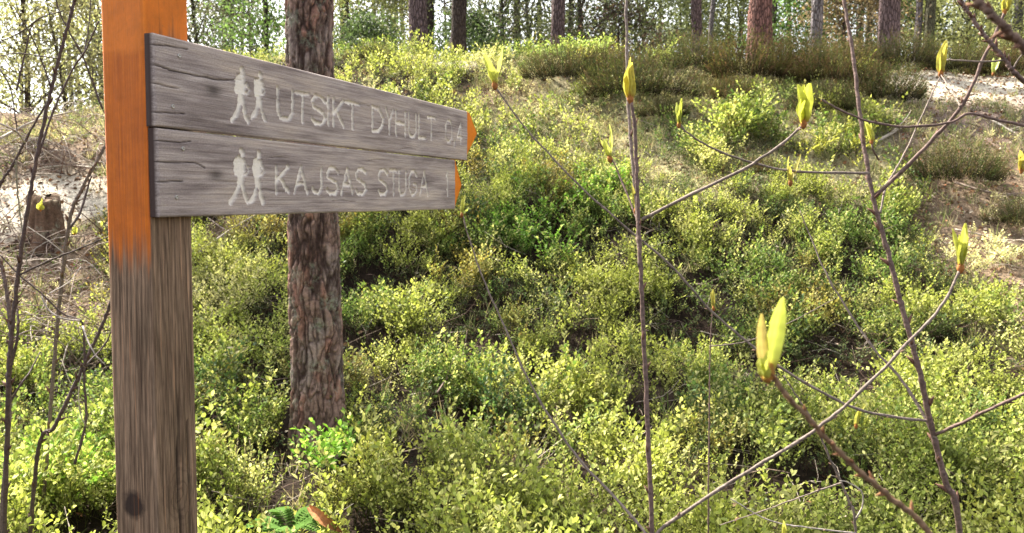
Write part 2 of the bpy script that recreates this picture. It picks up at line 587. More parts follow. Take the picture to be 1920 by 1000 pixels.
def berry_colors(P, u, v, rng):
    n1 = fbm(P[:, :2] * 1.3, 60, 3)
    n2 = fbm(P[:, :2] * 3.0, 61, 3)
    n3 = fbm(P[:, :2] * 2.1, 62, 3)
    c = np.repeat(GR[None], len(P), 0)
    a = sstep(0.34, 0.56, n1 + rng.normal(0, 0.08, len(P)))[:, None]
    c = c * (1 - a) + YG * a
    b = sstep(0.60, 0.72, n2 + rng.normal(0, 0.05, len(P)))[:, None] * 0.8
    c = c * (1 - b) + DK * b
    d = sstep(0.62, 0.74, n3 + rng.normal(0, 0.05, len(P)))[:, None] * 0.6
    c = c * (1 - d) + BR * d
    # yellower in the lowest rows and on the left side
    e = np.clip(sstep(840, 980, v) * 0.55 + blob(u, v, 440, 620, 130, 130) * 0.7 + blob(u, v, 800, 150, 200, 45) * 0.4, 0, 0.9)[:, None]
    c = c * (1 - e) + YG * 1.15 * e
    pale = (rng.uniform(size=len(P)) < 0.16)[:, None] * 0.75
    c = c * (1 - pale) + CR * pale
    cw = (blob(u, v, 430, 600, 90, 60) * (rng.uniform(size=len(P)) < 0.6))[:, None]  # bright highlight patch left of the pine, painted cream into the leaves
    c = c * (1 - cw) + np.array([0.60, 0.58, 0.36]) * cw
    return c * rng.uniform(0.75, 1.2, len(P))[:, None]

def grow(name, variants, r0, r1, per_m2, seed, s0, s1, label, mat=None):
    r = np.random.default_rng(seed + 4000)
    P = candidates(r0, r1, per_m2, seed=seed)
    Z, u, v = zones(P)
    gap = fbm(P[:, :2] * 4.2, 90, 3) * 0.75 + 0.25 * fbm(P[:, :2] * 1.5, 91, 2)
    dens = Z['bil'] * (0.03 + 0.97 * sstep(0.41, 0.49, gap + 0.04 * blob(u, v, 1000, 440, 600, 90)))
    for cu, cv, ru, rv in ((845, 835, 60, 55), (740, 905, 110, 40), (475, 775, 60, 45), (1090, 590, 55, 22), (1235, 800, 45, 45), (1570, 715, 130, 38),
                           (1590, 945, 110, 40), (1010, 870, 60, 30), (1300, 640, 90, 30), (1130, 715, 60, 25), (640, 690, 25, 60), (690, 560, 50, 22), (1420, 560, 60, 20), (1850, 690, 60, 30), (1000, 500, 120, 16)):
        wj = (fbm(P[:, :2] * 4.0, 97, 3) - 0.5) * 60
        dens = dens * (1 - 0.93 * blob(u + wj, v + wj * 0.5, cu, cv, ru, rv))
    keep = r.uniform(size=len(P)) < dens
    keep &= ~((np.abs(P[:, 0] + 0.60) < 0.11) & (np.abs(P[:, 1] - 1.26) < 0.11))
    keep &= r.uniform(size=len(P)) < 1 / 5.0
    P, gap = P[keep], gap[keep]
    K = 6
    P = np.repeat(P, K, 0); gap = np.repeat(gap, K) 
    P[:, :2] += r.normal(0, 0.050, (len(P), 2))
    P[:, 2] = terrain(P[:, 0], P[:, 1])
    u, v = project(P)
    ok = ~blob(u, v, 572, 905, 75, 75, 0.1).astype(bool) | (P[:, 1] > 4.2)
    P, gap, u, v = P[ok], gap[ok], u[ok], v[ok]
    clump = np.repeat(r.uniform(0.7, 1.35, len(P) // K + 1), K)[:len(P)]
    sc = clump * r.uniform(s0, s1, len(P)) * (0.72 + 0.40 * sstep(0.40, 0.62, gap))
    P[:, 2] -= 0.015
    return P, u, v, sc, r

buf = []
for variants, r0, r1, d, sd in ((NEAR, 1.3, 5.0, 310, 21), (MID, 5.0, 8.2, 330, 22), (FAR, 8.2, 15.5, 140, 23)):
    P, u, v, sc, r = grow("", variants, r0, r1, d, sd, 0.7, 1.2, "")
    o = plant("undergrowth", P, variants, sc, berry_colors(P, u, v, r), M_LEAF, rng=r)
    buf.append(o)
print("undergrowth sprigs", sum(len(o.data.polygons) for o in buf))
names = ("bilberry_undergrowth",) * 3
for o, lb in zip(buf, ("bright bilberry undergrowth with ovate leaves near the foot of the signpost and pine",
                       "yellow green bilberry undergrowth covering the middle of the slope",
                       "finer bilberry undergrowth high on the slope and along its crest")):
    o.name = "bilberry_undergrowth"
    tag(o, lb, "undergrowth", kind="stuff")

# low moss, lingonberry and lichen on the open part of the slope
TINY = [sprig(400 + i, 0.13, 0.020, 6, 0, fan=0.9, dens=1.0) for i in range(8)]
P = np.vstack([candidates(5.5, 13.5, 330, seed=31), candidates(1.3, 5.5, 60, seed=32)])
Z, u, v = zones(P)
r = np.random.default_rng(33)
pn = fbm(P[:, :2] * 1.6, 120, 3)
keep = r.uniform(size=len(P)) < np.clip(Z['moss'] * (0.25 + 0.9 * sstep(0.4, 0.55, pn)) + Z['bil'] * 0.25 + Z['litter'] * 0.30 * sstep(0.40, 0.55, pn) + 0.35 * (Z['bil'] > 0.5), 0, 1) * (1 - 0.8 * Z['sand'])
P, u, v, pn = P[keep], u[keep], v[keep], pn[keep]
a = sstep(0.42, 0.6, fbm(P[:, :2] * 2.2, 130, 3) + r.normal(0, 0.07, len(P)))[:, None]
c = np.array([0.18, 0.20, 0.10]) * (1 - a) + np.array([0.66, 0.62, 0.42]) * a
b = (r.uniform(size=len(P)) < 0.25)[:, None]
c = np.where(b, np.array([0.22, 0.14, 0.08]), c)
b = (r.uniform(size=len(P)) < 0.22 * sstep(0.4, 0.6, pn))[:, None]
c = np.where(b, np.array([0.13, 0.24, 0.07]), c) * r.uniform(0.6, 1.25, (len(P), 1))
dk = (Z['bil'][keep] > 0.5)[:, None] & (P[:, 1] < 9.0)[:, None]
c = np.where(dk, np.array([0.055, 0.085, 0.035]) * r.uniform(0.6, 1.8, (len(P), 1)), c)
o = plant("moss_and_lingonberry_undergrowth", P, TINY, r.uniform(0.6, 1.1, len(P)), c, M_LEAF, stem_col=(0.16, 0.10, 0.06), rng=r)
tag(o, "pale moss, lichen and low lingonberry on the open part of the slope", "ground cover", kind="stuff")

# litter: curled brown leaves and flakes
P = np.vstack([candidates(1.3, 7.0, 220, seed=41), candidates(7, 14, 420, seed=42)])
Z, u, v = zones(P)
r = np.random.default_rng(43)
keep = r.uniform(size=len(P)) < np.clip(Z['litter'] * 0.9 + Z['moss'] * 0.65 + 0.12 * Z['bil'] + Z['sand'] * 0.08, 0, 1)
P = P[keep]
pal = np.array([[0.22, 0.12, 0.06], [0.30, 0.19, 0.12], [0.40, 0.31, 0.24], [0.12, 0.07, 0.04], [0.33, 0.15, 0.08], [0.50, 0.43, 0.34]])
c = pal[r.integers(0, len(pal), len(P))] * r.uniform(0.7, 1.2, len(P))[:, None]
dr = r.normal(0, 1, (len(P), 3)); dr[:, 2] *= 0.35
V, Fc, C = scatter_leaves(P + [0, 0, 0.012], dr, r.uniform(0.02, 0.055, len(P)), c, 1, r, 0.9)
o = mesh_obj("leaf_litter", V, Fc, M_LITTER, attrs={"col": C})
tag(o, "dry brown leaves and pine needles lying on the slope", "leaf litter", kind="stuff")

# fine dead twigs in the litter and between the berry stems
B = Buf()
P = np.vstack([candidates(2.2, 13, 14, seed=51), candidates(2.2, 8, 60, seed=53)])
Z, u, v = zones(P)
r = np.random.default_rng(52)
keep = r.uniform(size=len(P)) < np.clip(Z['litter'] * 0.8 + Z['moss'] * 0.5 + 0.5 * Z['bil'], 0, 1)
for p in P[keep]:
    L = r.uniform(0.08, 0.38)
    az = r.uniform(0, 6.28)
    d = np.array([math.cos(az), math.sin(az), r.uniform(-0.1, 0.5)])
    p0 = p + [0, 0, r.uniform(0.01, 0.10)]
    q = p0 + d * L * 0.5 + r.normal(0, 0.02, 3)
    e = p0 + d * L + r.normal(0, 0.04, 3)
    k = r.choice([0, 1, 2])
    cc = [(0.26, 0.19, 0.15), (0.10, 0.06, 0.045), (0.42, 0.36, 0.30)][k]
    B.tube([p0, q, e], [0.0028, 0.0012], 3, 5, cc)
    if r.uniform() < 0.5:
        B.tube([q, q + d * 0.05 + r.normal(0, 0.05, 3), q + d * 0.12 + r.normal(0, 0.07, 3)], [0.0017, 0.0008], 3, 4, cc)
o = B.build("twig_litter", M_TWIG)
tag(o, "thin dead twigs lying among the bilberry stems", "twig litter", kind="stuff")

# dry grass blades in tufts on the open ground
r = np.random.default_rng(60)
P = candidates(2.5, 13.5, 34, seed=61)
Z, u, v = zones(P)
P = P[r.uniform(size=len(P)) < np.clip(Z['litter'] * 0.6 + Z['moss'] * 0.7 + 0.15 * Z['bil'], 0, 1) * (1 - 0.9 * Z['sand'])]
k = 26
pos = np.repeat(P, k, 0) + r.normal(0, 0.03, (len(P) * k, 3)) * [1, 1, 0.1]
dr = r.normal(0, 0.45, pos.shape) + [0, 0, 1.0]
sz = r.uniform(0.06, 0.20, len(pos))
LV = np.array([[0, -0.016, 0], [0, 0.016, 0], [0.6, 0.010, 0.03], [0.6, -0.010, 0.03], [1, 0, 0.12]])
Rm = frames(dr, r.uniform(0, 6, len(pos)))
V = (np.einsum('nij,kj->nki', Rm, LV) * sz[:, None, None] + pos[:, None, :]).reshape(-1, 3)
b_ = np.arange(len(pos))[:, None] * 5
gc = np.where(r.uniform(size=(len(pos), 1)) < 0.6, np.array([[0.48, 0.42, 0.26]]), np.array([[0.20, 0.28, 0.08]])) * r.uniform(0.7, 1.2, (len(pos), 1))
o = mesh_obj("dry_grass", V, [b_ + [[0, 1, 2, 3]], b_ + [[3, 2, 4]]], M_LEAF, attrs={"col": np.repeat(gc, 5, 0)})
tag(o, "thin tufts of dry pale grass on the open ground", "grass", kind="stuff")

# ------------------------------------------------------------------ heather
def heather_mesh(seed, rad=0.42, h=0.50, n=1000):
    r = np.random.default_rng(seed)
    V, Fs, C, k = [], [], [], 0
    pos, dr, cols, sz = [], [], [], []
    for i in range(n):
        a = r.uniform(0, 6.283); q = math.sqrt(r.uniform()) * rad
        lob = 1 + 0.25 * math.sin(3 * a + seed) + 0.15 * math.sin(5 * a + 2 * seed)
        p = np.array([math.cos(a) * q * lob, math.sin(a) * q * lob, 0.0])
        lean = np.array([p[0], p[1], 0]) / rad * 0.95
        H = h * (1.0 - 0.72 * (q / rad) ** 2.2) * r.uniform(0.78, 1.08)
        d = np.array([0, 0, 1.0]) + lean + r.normal(0, 0.18, 3)
        d /= np.linalg.norm(d)
        m = 11
        tt = np.linspace(0.25, 1.0, m)
        pts = p + d * (tt[:, None] * H) + np.array([0, 0, 1]) * (tt[:, None] ** 2) * H * 0.12
        kind = r.uniform()
        low = np.array([0.012, 0.011, 0.007])  # shade under the clump, painted into the lower shoots
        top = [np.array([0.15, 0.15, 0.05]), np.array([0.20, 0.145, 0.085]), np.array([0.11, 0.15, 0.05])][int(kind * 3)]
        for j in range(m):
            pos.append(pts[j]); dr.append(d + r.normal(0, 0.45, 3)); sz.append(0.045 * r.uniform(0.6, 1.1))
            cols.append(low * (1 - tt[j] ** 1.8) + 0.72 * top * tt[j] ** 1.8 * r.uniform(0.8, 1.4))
    LV = np.array([[0, -0.09, 0], [0, 0.09, 0], [1, 0, 0]])
    pos, dr, sz, cols = map(np.array, (pos, dr, sz, cols))
    R = frames(dr, r.uniform(0, 3, len(pos)))
    V = (np.einsum('nij,kj->nki', R, LV) * sz[:, None, None] + pos[:, None, :]).reshape(-1, 3)
    Fc = np.arange(len(V)).reshape(-1, 3)
    return V, Fc, np.repeat(cols, 3, 0)

HM = []
for s in range(5):
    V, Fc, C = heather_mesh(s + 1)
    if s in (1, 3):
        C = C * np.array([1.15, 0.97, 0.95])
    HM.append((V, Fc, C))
hspots = [  # u, v of the base, size in px, mesh, label
    (1060, 158, 150, 0, "low dark brown heather clump directly below the light green crest bushes"),
    (1190, 190, 190, 2, "broad olive heather clump behind the yellow bud beside the upright stem"),
    (1130, 140, 120, 1, "brownish heather clump on the crest between two larger clumps"),
    (1290, 140, 150, 2, "green brown heather clump on the crest below the paired grey pines"),
    (1400, 160, 190, 1, "tall rusty heather clump at the foot of the thick reddish pine"),
    (1360, 195, 110, 3, "small rusty heather clump above the pale green bilberry bush"),
    (1490, 140, 150, 0, "heather clump below the blue grey pine on the crest"),
    (1560, 165, 170, 3, "rusty topped heather clump behind the thin upright stem"),
    (1650, 195, 150, 2, "rounded heather clump at the edge of the pale path"),
    (1545, 215, 120, 4, "dark low heather clump beside the bright yellow bud pair"),
    (1690, 108, 140, 2, "green heather clump in front of the thick pine beside the path"),
    (1800, 118, 120, 0, "dark heather clump on the far side of the pale path"),
    (1895, 112, 130, 1, "dark purplish heather clump behind the thickest crossing branches"),
    (1600, 108, 120, 4, "heather clump between two dark trunks on the crest"),
    (1790, 345, 175, 2, "isolated green heather tuft on brown litter below the path"),
    (1905, 425, 110, 4, "small heather tuft on the litter at the picture edge"),
    (1245, 225, 90, 4, "little dark heather clump with a pale stick across it"),
    (1430, 330, 70, 3, "tiny reddish heather clump between bilberry cushions"),
    (700, 118, 80, 2, "small olive heather clump beside the rough pine trunk"),
]
for u, v, w, k, lab in hspots:
    p = ground_hit(u, v)
    if p[1] > 14.5:
        p[1] = 13.6; p[0] = (u - 960) / F * 13.6 * 1.0; p[2] = float(terrain(np.array([p[0]]), np.array([p[1]]))[0])
    dist = p[1]
    V, Fc, C = HM[k]
    s = (w * 0.95 / F * dist) / 0.95
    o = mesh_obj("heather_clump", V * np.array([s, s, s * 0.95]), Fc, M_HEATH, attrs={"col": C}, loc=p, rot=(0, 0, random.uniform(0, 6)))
    tag(o, lab, "heather", "heather clumps on the slope and its crest")

# ------------------------------------------------------------------ separate bilberry bushes
BUSHV = [sprig(500 + i, 0.34, 0.032, 8, 1, fan=0.8) for i in range(6)]
def bush(u, v, w, n, c, lab, h=1.0, d=None):
    p = ground_hit(u, v)
    s = w / F * p[1]
    r = np.random.default_rng(int(u + v))
    q = r.normal(0, 0.27 * s, (n, 2))
    x, y = p[0] + q[:, 0], p[1] + q[:, 1]
    P = np.column_stack([x, y, terrain(x, y) - 0.01])
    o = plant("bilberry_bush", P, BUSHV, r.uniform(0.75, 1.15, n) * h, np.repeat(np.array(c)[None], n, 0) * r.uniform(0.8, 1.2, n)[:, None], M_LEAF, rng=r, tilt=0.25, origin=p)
    tag(o, lab, "bush", "bilberry bushes standing out of the undergrowth")
LG = (0.30, 0.38, 0.10); LY = (0.42, 0.44, 0.10); BG = (0.16, 0.32, 0.05)
bush(1393, 262, 95, 26, LG, "pale green bilberry bush standing upright below the rusty heather", 1.25)
bush(1335, 315, 100, 24, (0.48, 0.48, 0.24), "cream coloured bilberry bush left of the branch crossing", 0.8)
bush(1125, 375, 100, 26, BG, "fresh green bilberry bush under the twin leaved bud", 0.9)
bush(1560, 300, 110, 26, LY, "yellow green bilberry bush under the bright yellow bud", 0.75)
bush(1690, 405, 80, 18, LG, "light bilberry bush by the fork of the thicker stem", 0.7)
bush(610, 925, 95, 9, (0.20, 0.40, 0.06), "large leaved green bilberry sprigs in front of the pine foot", 1.05)
bush(1000, 470, 170, 34, (0.15, 0.30, 0.055), "broad green bilberry bush in the middle of the slope", 0.95)
bush(1820, 515, 60, 10, (0.62, 0.62, 0.42), "whitish leaved bilberry sprigs on the brown litter", 0.7)
bush(1885, 505, 60, 9, (0.60, 0.60, 0.40), "second whitish sprig clump on the litter near the picture edge", 0.75)
bush(130, 960, 170, 26, (0.20, 0.38, 0.06), "bright green bilberry bush left of the post foot", 1.0)
bush(905, 140, 90, 18, (0.50, 0.50, 0.26), "pale sunlit bilberry bush on the crest beside the bare ground", 0.9)
bush(1110, 92, 90, 24, (0.30, 0.42, 0.12), "rounded light green bilberry bush on top of the crest", 1.0)
bush(1240, 128, 60, 14, (0.26, 0.34, 0.10), "small light green bilberry bush between heather clumps on the crest", 0.8)
bush(1475, 190, 70, 14, (0.24, 0.33, 0.12), "light green bilberry bush below the heather and left of the yellow bud pair", 0.7)
bush(1010, 100, 120, 26, (0.22, 0.32, 0.09), "wide green bilberry bush on the crest below the lilac trunk", 1.0)

# ------------------------------------------------------------------ signpost
A = SIGN_A
dvec = np.array([math.sin(A), math.cos(A), 0])
nvec = np.array([math.cos(A), -math.sin(A), 0])
C0 = at(290, 363, 1.205)                     # near end of the board faces at eye height
LEAN = 0.019
Rl = Matrix.Rotation(LEAN, 4, 'Y')
Rz = Matrix(((dvec[0], -nvec[0], 0, 0), (dvec[1], -nvec[1], 0, 0), (0, 0, 1, 0), (0, 0, 0, 1)))
zb = float(terrain(np.array([C0[0]]), np.array([C0[1]]))[0])
hC = C0[2] - zb
ML = Matrix.Translation(Vector(C0)) @ Rl @ Rz @ Matrix.Translation(Vector((0, 0, -hC)))
sign = empty("trail_signpost", (0, 0, 0), "wooden trail signpost with orange painted top and two grey lettered arrow boards", "signpost")
sign.matrix_world = ML
MLi = np.array(ML.inverted())

def on_board(u, v):
    """photograph pixel -> (s, t) on the board plane in the signpost's own axes"""
    o = MLi @ np.append(CAM, 1)
    d = MLi @ np.append(ray(u, v), 0)
    k = -o[1] / d[1]
    p = o + d * k
    return p[0], p[2]

GLY = {  # capital letters as strokes in a unit box
    'U': [[(0, 1), (0, .25), (.2, 0), (.75, 0), (1, .25), (1, 1)]],
    'T': [[(0, 1), (1, 1)], [(.5, 1), (.5, 0)]],
    'S': [[(1, .85), (.7, 1), (.25, 1), (0, .8), (.1, .6), (.85, .4), (1, .2), (.75, 0), (.25, 0), (0, .15)]],
    'I': [[(.5, 1), (.5, 0)]],
    'K': [[(0, 1), (0, 0)], [(1, 1), (0, .42)], [(.3, .58), (1, 0)]],
    'D': [[(0, 0), (0, 1), (.6, .95), (1, .6), (1, .35), (.6, .05), (0, 0)]],
    'Y': [[(0, 1), (.5, .5), (1, 1)], [(.5, .5), (.5, 0)]],
    'H': [[(0, 1), (0, 0)], [(1, 1), (1, 0)], [(0, .5), (1, .5)]],
    'L': [[(0, 1), (0, 0), (1, 0)]],
    'A': [[(0, 0), (.5, 1), (1, 0)], [(.18, .35), (.82, .35)]],
    'J': [[(.9, 1), (.9, .2), (.6, 0), (.2, .02), (0, .2)]],
    'G': [[(1, .8), (.7, 1), (.3, 1), (0, .7), (0, .3), (.3, 0), (.7, 0), (1, .2), (1, .45), (.6, .45)]],
    '0': [[(.3, 1), (.7, 1), (1, .75), (1, .25), (.7, 0), (.3, 0), (0, .25), (0, .75), (.3, 1)]],
    '4': [[(.75, 0), (.75, 1), (0, .3), (1, .3)]],
    ',': [[(.6, .1), (.3, -.2)]],
    '1': [[(.2, .8), (.6, 1), (.6, 0)]],
}
def man(u0, u1, v0, v1, big):
    """walking figure strokes: list of (points, radius) in box units"""
    st = [([(.58, .95), (.62, .91)], .060),
          ([(.34, .79), (.33, .56)], .060), ([(.50, .80), (.50, .56)], .075), ([(.66, .78), (.65, .57)], .06),
          ([(.80, .72), (.92, .62), (.80, .54)], .022),
          ([(.45, .56), (.44, .34), (.28, .14), (.05, .03)], .050),
          ([(.55, .56), (.62, .34), (.70, .16), (.86, .02)], .046), ([(.50, .55), (.52, .38)], .045)]
    return st

def board(name, ztop, zbot, s0, send, tip, tz, ft, fb, letters, figs, thick, label, seed):
    """one arrow board as a fine relief: grain, checks, routed letters; local frame x along, y into the post, z up"""
    H = ztop - zbot
    L = send - s0
    NX, NZ = int(L / 0.0016), int(H / 0.0016)
    gs = np.linspace(0, L, NX); gz = np.linspace(0, H, NZ)
    S, Zz = np.meshgrid(gs, gz, indexing='ij')
    S = S.ravel(); Zz = Zz.ravel()
    segs = []
    for ch, ua, ub, va, vb in letters:
        a = on_board(ua, vb); b = on_board(ub, va)
        c_ = on_board(ua, va)
        w = b[0] - a[0]; z0 = a[1] - zbot; hgt = c_[1] - a[1]
        rr = np.random.default_rng(int(ua))
        for pl in GLY[ch]:
            for (x1, y1), (x2, y2) in zip(pl[:-1], pl[1:]):
                segs.append((a[0] - s0 + x1 * w, z0 + y1 * hgt, a[0] - s0 + x2 * w, z0 + y2 * hgt, 0.0038 if ch != ',' else 0.0034))
    for ua, ub, va, vb in figs:
        a = on_board(ua, vb); b = on_board(ub, va); c_ = on_board(ua, va)
        w = b[0] - a[0]; z0 = a[1] - zbot; hgt = c_[1] - a[1]
        for pl, rr_ in man(0, 0, 0, 0, 1):
            for (x1, y1), (x2, y2) in zip(pl[:-1], pl[1:]):
                segs.append((a[0] - s0 + x1 * w, z0 + y1 * hgt, a[0] - s0 + x2 * w, z0 + y2 * hgt, rr_ * 0.095))
    dist = np.full(len(S), 1.0)
    for x1, y1, x2, y2, rad in segs:
        m = (S > min(x1, x2) - .03) & (S < max(x1, x2) + .03)
        px, pz = S[m] - x1, Zz[m] - y1
        dx, dz = x2 - x1, y2 - y1
        t_ = np.clip((px * dx + pz * dz) / (dx * dx + dz * dz + 1e-12), 0, 1)
        dd = np.sqrt((px - t_ * dx) ** 2 + (pz - t_ * dz) ** 2) - rad
        dist[m] = np.minimum(dist[m], dd)
    wob = (fbm(np.column_stack([S * 160, Zz * 160]), seed, 3) - 0.5) * 0.0062
    e = dist + wob
    groove = sstep(0.0010, -0.0014, e)
    wear = fbm(np.column_stack([S * 18, Zz * 60]), seed + 5, 4)
    fade = 1 - 0.08 * sstep(L * 0.30, L * 0.95, S)
    paint = groove * np.clip(1.0 + 1.4 * (wear - 0.46), 0.6, 1.0) * fade
    # grain relief, checks that run in from the near end, a knot
    warp = fbm(np.column_stack([S * 5, Zz * 14]), seed + 9, 3)
    knot_s, knot_z = 0.125, H * 0.50
    kd = np.sqrt(((S - knot_s) / 1.9) ** 2 + (Zz - knot_z) ** 2)
    bend = 0.010 * np.exp(-(kd / 0.022) ** 2) * np.sign(Zz - knot_z + 1e-6)
    zg = Zz + bend + (warp - 0.5) * 0.012
    ring = fbm(np.column_stack([S * 2.2, zg * 420]), seed + 11, 3, 0.6)
    coarse = fbm(np.column_stack([S * 3.0, zg * 90]), seed + 12, 3)
    dep = 0.0007 * (0.5 - ring) + 0.0007 * (0.5 - coarse)
    crack = np.zeros(len(S))
    rr = np.random.default_rng(seed)
    for frac, ln in (((0.90, 0.07), (0.66, 0.20), (0.45, 0.05), (0.16, 0.06)) if seed == 3 else ((0.86, 0.07), (0.62, 0.10), (0.40, 0.05))):
        zc = H * frac + (vnoise(np.column_stack([S * 26 + frac * 50, S * 0]), seed + 3) - 0.5) * 0.008 - bend
        wd = 0.0006 * np.clip(1 - S / ln, 0, 1) ** 0.5
        crack = np.maximum(crack, sstep(wd + 0.0010, wd * 0.3, np.abs(Zz - zc)) * (S < ln))
    for k in range(9):
        sa = rr.uniform(0.1, L - 0.2); ln = rr.uniform(0.05, 0.16); zc = rr.uniform(0.08, 0.92) * H
        zz = zc + (vnoise(np.column_stack([S * 20 + k * 9, S * 0]), seed + 4) - 0.5) * 0.006
        wd = 0.0007 * np.clip(1 - np.abs((S - sa) / ln * 2 - 1), 0, 1)
        crack = np.maximum(crack, 0.45 * sstep(wd + 0.0009, wd * 0.3, np.abs(Zz - zz)) * ((S > sa) & (S < sa + ln)))
    dep = dep + groove * 0.0042 + crack * 0.0042
    # rounded arrises
    edge = np.minimum(np.minimum(Zz, H - Zz), S)
    dep = dep + 0.0022 * (1 - sstep(0, 0.0035, edge)) ** 2
    # arrow point: ends slope back and narrow to a point
    z_rel = Zz / H
    point = tip * (1 - np.where(z_rel > tz, (1 - ft) * (z_rel - tz) / (1 - tz), (1 - fb) * (tz - z_rel) / tz))
    base_end = L - tip
    k_ = np.clip((S - base_end) / tip, 0, 1)
    S2 = np.where(S > base_end, base_end + k_ * np.maximum(point, 0.001), S)
    orange = ((S > base_end + 0.004 - 0.006 * z_rel)).astype(float)
    dep = dep + orange * sstep(0, 1, k_) * 0.010
    V0 = np.column_stack([s0 + S2, dep, zbot + Zz])
    n0 = len(V0)
    iq = (np.arange(NX - 1)[:, None] * NZ + np.arange(NZ - 1)[None, :]).ravel()
    Q0 = np.stack([iq, iq + NZ, iq + NZ + 1, iq + 1], 1)
    # rim and back
    idx = np.arange(n0).reshape(NX, NZ)
    loop = np.concatenate([idx[:, 0], idx[-1, 1:], idx[-2::-1, -1], idx[0, -2:0:-1]])
    rim = V0[loop].copy()
    rim2 = rim.copy(); rim2[:, 1] = thick * 0.5
    rim3 = rim.copy(); rim3[:, 1] = thick
    m = len(loop)
    jj = np.arange(m); kk = (jj + 1) % m
    Q1 = np.stack([loop[jj], n0 + jj, n0 + kk, loop[kk]], 1)
    Q2 = np.stack([n0 + jj, n0 + m + jj, n0 + m + kk, n0 + kk], 1)
    cen = np.array([[s0 + L * 0.5, thick, zbot + H * 0.5]])
    T = np.stack([np.full(m, n0 + 2 * m), n0 + m + kk, n0 + m + jj], 1)
    V = np.vstack([V0, rim2, rim3, cen])
    ext = lambda a: np.concatenate([a, a[loop], a[loop], [0]])
    knot = np.exp(-(kd / 0.010) ** 2)
    nearend = np.concatenate([np.zeros(n0), (S[loop] < 0.001) * 1.0, (S[loop] < 0.001) * 1.0, [0]])
    o = mesh_obj(name, V, [Q0, Q1, Q2, T], M_BOARD, sign,
                 {"paint": ext(paint), "orange": ext(orange), "dark": ext(np.maximum(crack, knot * 0.8)), "endgrain": nearend}, smooth=False)
    o["label"] = label
    return o

t = NT("weathered_board_wood")
co = t.coord((1, 1, 1))
gr = t.n("ShaderNodeMapping", {"Vector": co, "Scale": (5.0, 60.0, 190.0)}).outputs[0]
gn = t.noise(gr, 1.0, 6, 0.65)
gr2 = t.n("ShaderNodeMapping", {"Vector": co, "Scale": (14.0, 90.0, 560.0)}).outputs[0]
gn2 = t.noise(gr2, 1.0, 4, 0.6)
blot = t.noise(t.n("ShaderNodeMapping", {"Vector": co, "Scale": (4.0, 10.0, 26.0)}).outputs[0], 1.0, 5, 0.6)
woodc = t.ramp(gn, [(0.26, (0.20, 0.155, 0.138)), (0.42, (0.37, 0.308, 0.280)), (0.57, (0.47, 0.400, 0.368)), (0.74, (0.60, 0.528, 0.482))])
woodc = t.mix(0.7, woodc, t.ramp(gn2, [(0.3, 0.62), (0.6, 1.15)]), 'MULTIPLY')
woodc = t.mix(1.0, woodc, t.ramp(blot, [(0.34, (0.52, 0.50, 0.52)), (0.50, (0.95, 0.95, 0.97)), (0.66, (1.22, 1.20, 1.12))]), 'MULTIPLY')
woodc = t.mix(0.8, woodc, t.ramp(t.noise(co, 420, 3, 0.7), [(0.3, 0.62), (0.55, 1.08), (0.75, 1.25)]), 'MULTIPLY')
woodc = t.mix(t.math('MULTIPLY', t.attr("dark", "Fac"), 0.85), woodc, (0.02, 0.014, 0.012))
woodc = t.mix(t.attr("endgrain", "Fac"), woodc, (0.055, 0.035, 0.032))
pn_ = t.noise(co, 260, 3, 0.7)
woodc = t.mix(t.math('MULTIPLY', t.attr("paint", "Fac"), t.ramp(pn_, [(0.3, 0.82), (0.6, 1.0)])), woodc, (0.90, 0.84, 0.75))
woodc = t.mix(t.math('GREATER_THAN', t.math('ADD', t.attr("orange", "Fac"), t.math('MULTIPLY', pn_, 0.4)), 0.72), woodc,
              t.mix(t.noise(co, 40, 4), (0.62, 0.17, 0.012), (0.86, 0.27, 0.02)))
M_BOARD = t.done(t.pbr(woodc, 0.85, t.bump(t.math('ADD', gn, gn2), 0.35, 0.0015), spec=0.2))

# heights of board edges, read on the near end
ztop = on_board(290, 62)[1]
zseam = on_board(292, 238)[1]
zbotm = on_board(297, 408)[1]
s_top = on_board(290, 150)[0]
s_bot = on_board(297, 320)[0]
tipA = on_board(900, 240)[0]; tipA0 = on_board(876, 250)[0]
tipB = on_board(871, 345)[0]; tipB0 = on_board(853, 345)[0]
print("board", ztop - zseam, zseam - zbotm, tipA - s_top, tipB - s_bot)
def row(items, f0, f1, top, bot):
    """letters with the v range interpolated from the lines that the tops and feet follow"""
    return [(ch, a, b, f0(0.5 * (a + b)), f1(0.5 * (a + b))) for ch, a, b in items]
fa0 = lambda u: 167 + (200 - 167) / (708 - 535) * (u - 535)
fa1 = lambda u: 221 + (246 - 221) / (708 - 535) * (u - 535)
rowA = row([('U', 522, 549), ('T', 556, 580), ('S', 586, 610), ('I', 614, 618), ('K', 626, 645), ('T', 649, 674),
            ('D', 699, 719), ('Y', 724, 738), ('H', 743, 761), ('U', 767, 781), ('L', 786, 799), ('T', 802, 817),
            ('0', 836, 848), (',', 851, 855), ('4', 858, 867)], fa0, fa1, 0, 0)
fb0 = lambda u: 312 + (322 - 312) / (796 - 530) * (u - 530)
fb1 = lambda u: 361 + (366 - 361) / (796 - 530) * (u - 530)
rowB = row([('K', 519, 541), ('A', 553, 577), ('J', 587, 605), ('S', 614, 635), ('A', 641, 662), ('S', 668, 687),
            ('S', 710, 727), ('T', 732, 745), ('U', 749, 762), ('G', 768, 782), ('A', 788, 803), ('1', 836, 842)], fb0, fb1, 0, 0)
bA = board("sign_board", ztop, zseam + 0.0012, s_top, tipA, tipA - tipA0, 0.60, 0.38, 0.02, rowA,
           [(434, 470, 122, 228), (472, 500, 132, 222)], 0.019, "upper grey board with pale routed lettering UTSIKT DYHULT", 3)
